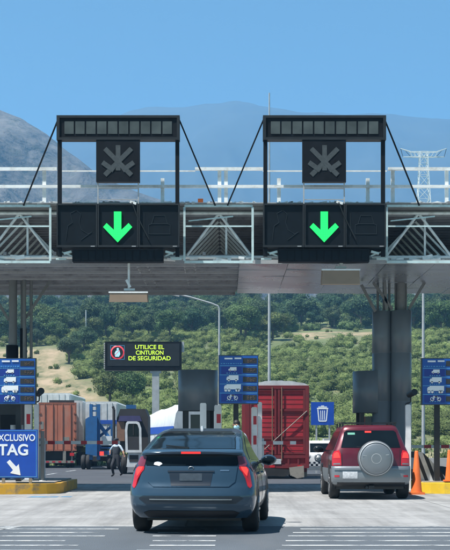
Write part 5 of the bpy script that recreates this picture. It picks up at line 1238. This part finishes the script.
# ------------------------------------------------------------------ people
def person(label, loc, rz, joints, edges, rad, zones, cap=None, mask=False, headc=None, vest=None, scale=1.0):
    t = thing('person', label, 'person', loc, None, rz, world=False)
    me = bpy.data.meshes.new('body'); me.from_pydata(joints, edges, []); o = bpy.data.objects.new('body', me); COL.objects.link(o)
    o.modifiers.new('skin', 'SKIN'); s = o.modifiers.new('sub', 'SUBSURF'); s.levels = 2; s.render_levels = 2
    bm = bmesh.new(); bm.from_mesh(me); ly = bm.verts.layers.skin.verify()
    for v in bm.verts:
        r = rad[v.index]; v[ly].radius = r if hasattr(r, '__len__') else (r, r); v[ly].use_root = (v.index == 0)
    bm.to_mesh(me); bm.free()
    dg = bpy.context.evaluated_depsgraph_get(); ev = o.evaluated_get(dg); nm = bpy.data.meshes.new_from_object(ev)
    o.modifiers.clear(); o.data = nm
    names = []
    for mname in zones.values():
        if mname not in names: names.append(mname)
    for n_ in names: nm.materials.append(M[n_])
    for p in nm.polygons:
        c = p.center; best, bd = None, 1e9
        for ei, (a, b) in enumerate(edges):
            A, Bv = Vector(joints[a]), Vector(joints[b]); ab = Bv-A; q = max(0, min(1, (c-A).dot(ab)/ab.length_squared)); dd = (A+ab*q-c).length
            if dd < bd: bd = dd; best = ei
        p.material_index = names.index(zones[best]); p.use_smooth = True
    o.parent = t
    hc = Vector(headc)
    for s in (-1, 1):
        mb = MB(); mb.ball(hc+Vector((s*.034, -.088, .015)), .012); mb.build('eye', 'hair', t)
        mb = MB(); mb.ball(hc+Vector((s*.082, .0, .0)), (.014, .025, .033)); mb.build('ear', 'skin', t)
    mb = MB(); mb.ball(hc+Vector((0, -.10, -.015)), (.015, .022, .022)); mb.build('nose', 'skin', t)
    if mask: mb = MB(); mb.ball(hc+Vector((0, -.055, -.055)), (.075, .065, .058)); mb.build('face_mask', 'mask', t)
    else: mb = MB(); mb.ball(hc+Vector((0, -.085, -.06)), (.026, .012, .008)); mb.build('mouth', 'brown', t)
    mb = MB(); mb.ball(hc+Vector((0, .022, .045)), (.088, .098, .085)); mb.build('hair', 'hair', t)
    if cap: mb = MB(); mb.ball(hc+Vector((0, .008, .065)), (.096, .106, .065)); mb.box(hc+Vector((0, -.12, .055)), (.13, .1, .015), rx=.15); mb.build('cap', cap, t)
    return t
def hand(t, c, d, side, m='skin'):
    c = Vector(c); d = Vector(d).normalized(); a = d.cross(Vector((0, 1, 0))).normalized(); mb = MB(); mb.ball(c, (.035, .02, .045))
    for k in range(4):
        p = c+d*.04+a*(-.027+.018*k); L_ = (.055, .068, .072, .06)[k]; q = p+d*L_*.55; e = q+(d+Vector((0, -.5, 0))).normalized()*L_*.5; mb.tube(p, q, .009, .0085, 6); mb.tube(q, e, .0085, .007, 6)
    th = c+a*side*.03; mb.tube(th, th+(a*side+d*.8).normalized()*.05, .011, .008, 6); mb.build('hand', m, t)
def body_joints(stride, arms):
    J = [(0, 0, .93), (0, .0, 1.08), (0, .01, 1.28), (0, .02, 1.43), (0, .01, 1.51), (0, -.01, 1.62), (0, -.01, 1.72)]
    E = [(0, 1), (1, 2), (2, 3), (3, 4), (4, 5), (5, 6)]
    R = [(.155, .11), (.14, .10), (.17, .115), (.12, .09), (.055, .055), (.085, .10), (.07, .085)]
    Z = ['trousers', 'shirt', 'shirt', 'shirt', 'skin', 'skin']
    for s, (hx, kn, an) in ((-1, stride[0]), (1, stride[1])):
        b = len(J); J += [(s*.10, 0, .86), kn, an, (an[0], an[1]-.17, an[2]-.06)]; E += [(0, b), (b, b+1), (b+1, b+2), (b+2, b+3)]; R += [(.11, .11), .082, .056, (.05, .036)]; Z += ['trousers', 'trousers', 'trousers', 'black']
    for s, (el, wr) in ((-1, arms[0]), (1, arms[1])):
        b = len(J); J += [(s*.19, .02, 1.41), el, wr]; E += [(3, b), (b, b+1), (b+1, b+2)]; R += [(.065, .065), .046, .032]; Z += ['shirt', 'shirt', 'skin']
    return J, E, R, dict(enumerate(Z))
J, E, R, Z = body_joints(((0, (-.10, -.22, .50), (-.09, -.10, .09)), (0, (.13, .0, .48), (.16, .22, .13))), (((-.40, .02, 1.20), (-.26, -.16, 1.10)), ((.36, .04, 1.18), (.52, -.10, 1.02))))
Yg = 60.0
g = person('security guard in dark cap and dark trousers walking past the raised cab door', (PX(116.5, Yg), Yg, gz(Yg)), math.radians(-35), J, E, R, Z, cap='vestdark', headc=(0, -.01, 1.66))
hand(g, (-.24, -.18, 1.08), (.3, -.4, -.5), 1); hand(g, (.55, -.12, .99), (.5, -.2, -.5), -1)
mb = MB(); mb.lathe([(.175, 1.38), (.195, 1.25), (.165, 1.05)], (0, 0, 0), n=18)
mb.v = [(x, y*.72+.01, z) for x, y, z in mb.v]; mb.build('vest', 'vestdark', g)
J, E, R, Z = body_joints(((0, (-.10, -.02, .50), (-.10, .02, .08)), (0, (.10, -.03, .50), (.11, .02, .08))), (((-.27, .03, 1.15), (-.25, -.12, .95)), ((.28, .03, 1.16), (.26, -.13, .95))))
Yw = 32.3
p = person('toll worker with light blue face mask standing behind the dark hatchback', (PX(236.6, Yw), Yw, 0), 0, J, E, R, Z, mask=True, headc=(0, -.01, 1.66))
p.scale = (1.02, 1.02, 1.02)
hand(p, (-.25, -.14, .91), (0, -.3, -.9), 1); hand(p, (.26, -.15, .91), (0, -.3, -.9), -1)
mb = MB(); mb.lathe([(.13, 1.46), (.20, 1.40), (.205, 1.28), (.185, 1.0)], (0, 0, 0), n=18); mb.v = [(x*1.05, y*.72+.01, z) for x, y, z in mb.v]; mb.build('vest', 'yellowvest', p)

# ------------------------------------------------------------------ haze
mb = MB(); mb.span(-3400, 3400, -80, 6200, -3, 1100)
hz_o = mb.build('haze', 'black'); hz_o.data.materials.clear()
m = bpy.data.materials.new('haze_air'); m.use_nodes = True; t = m.node_tree; t.nodes.remove(t.nodes['Principled BSDF'])
v = t.nodes.new('ShaderNodeVolumePrincipled'); v.inputs['Color'].default_value = (.27, .60, 1.0, 1); v.inputs['Density'].default_value = HAZE_DENSITY; v.inputs['Anisotropy'].default_value = 0.1
t.links.new(v.outputs[0], t.nodes['Material Output'].inputs['Volume']); hz_o.data.materials.append(m); tag(hz_o, 'pale blue distance haze over the hills', 'haze', kind='stuff')
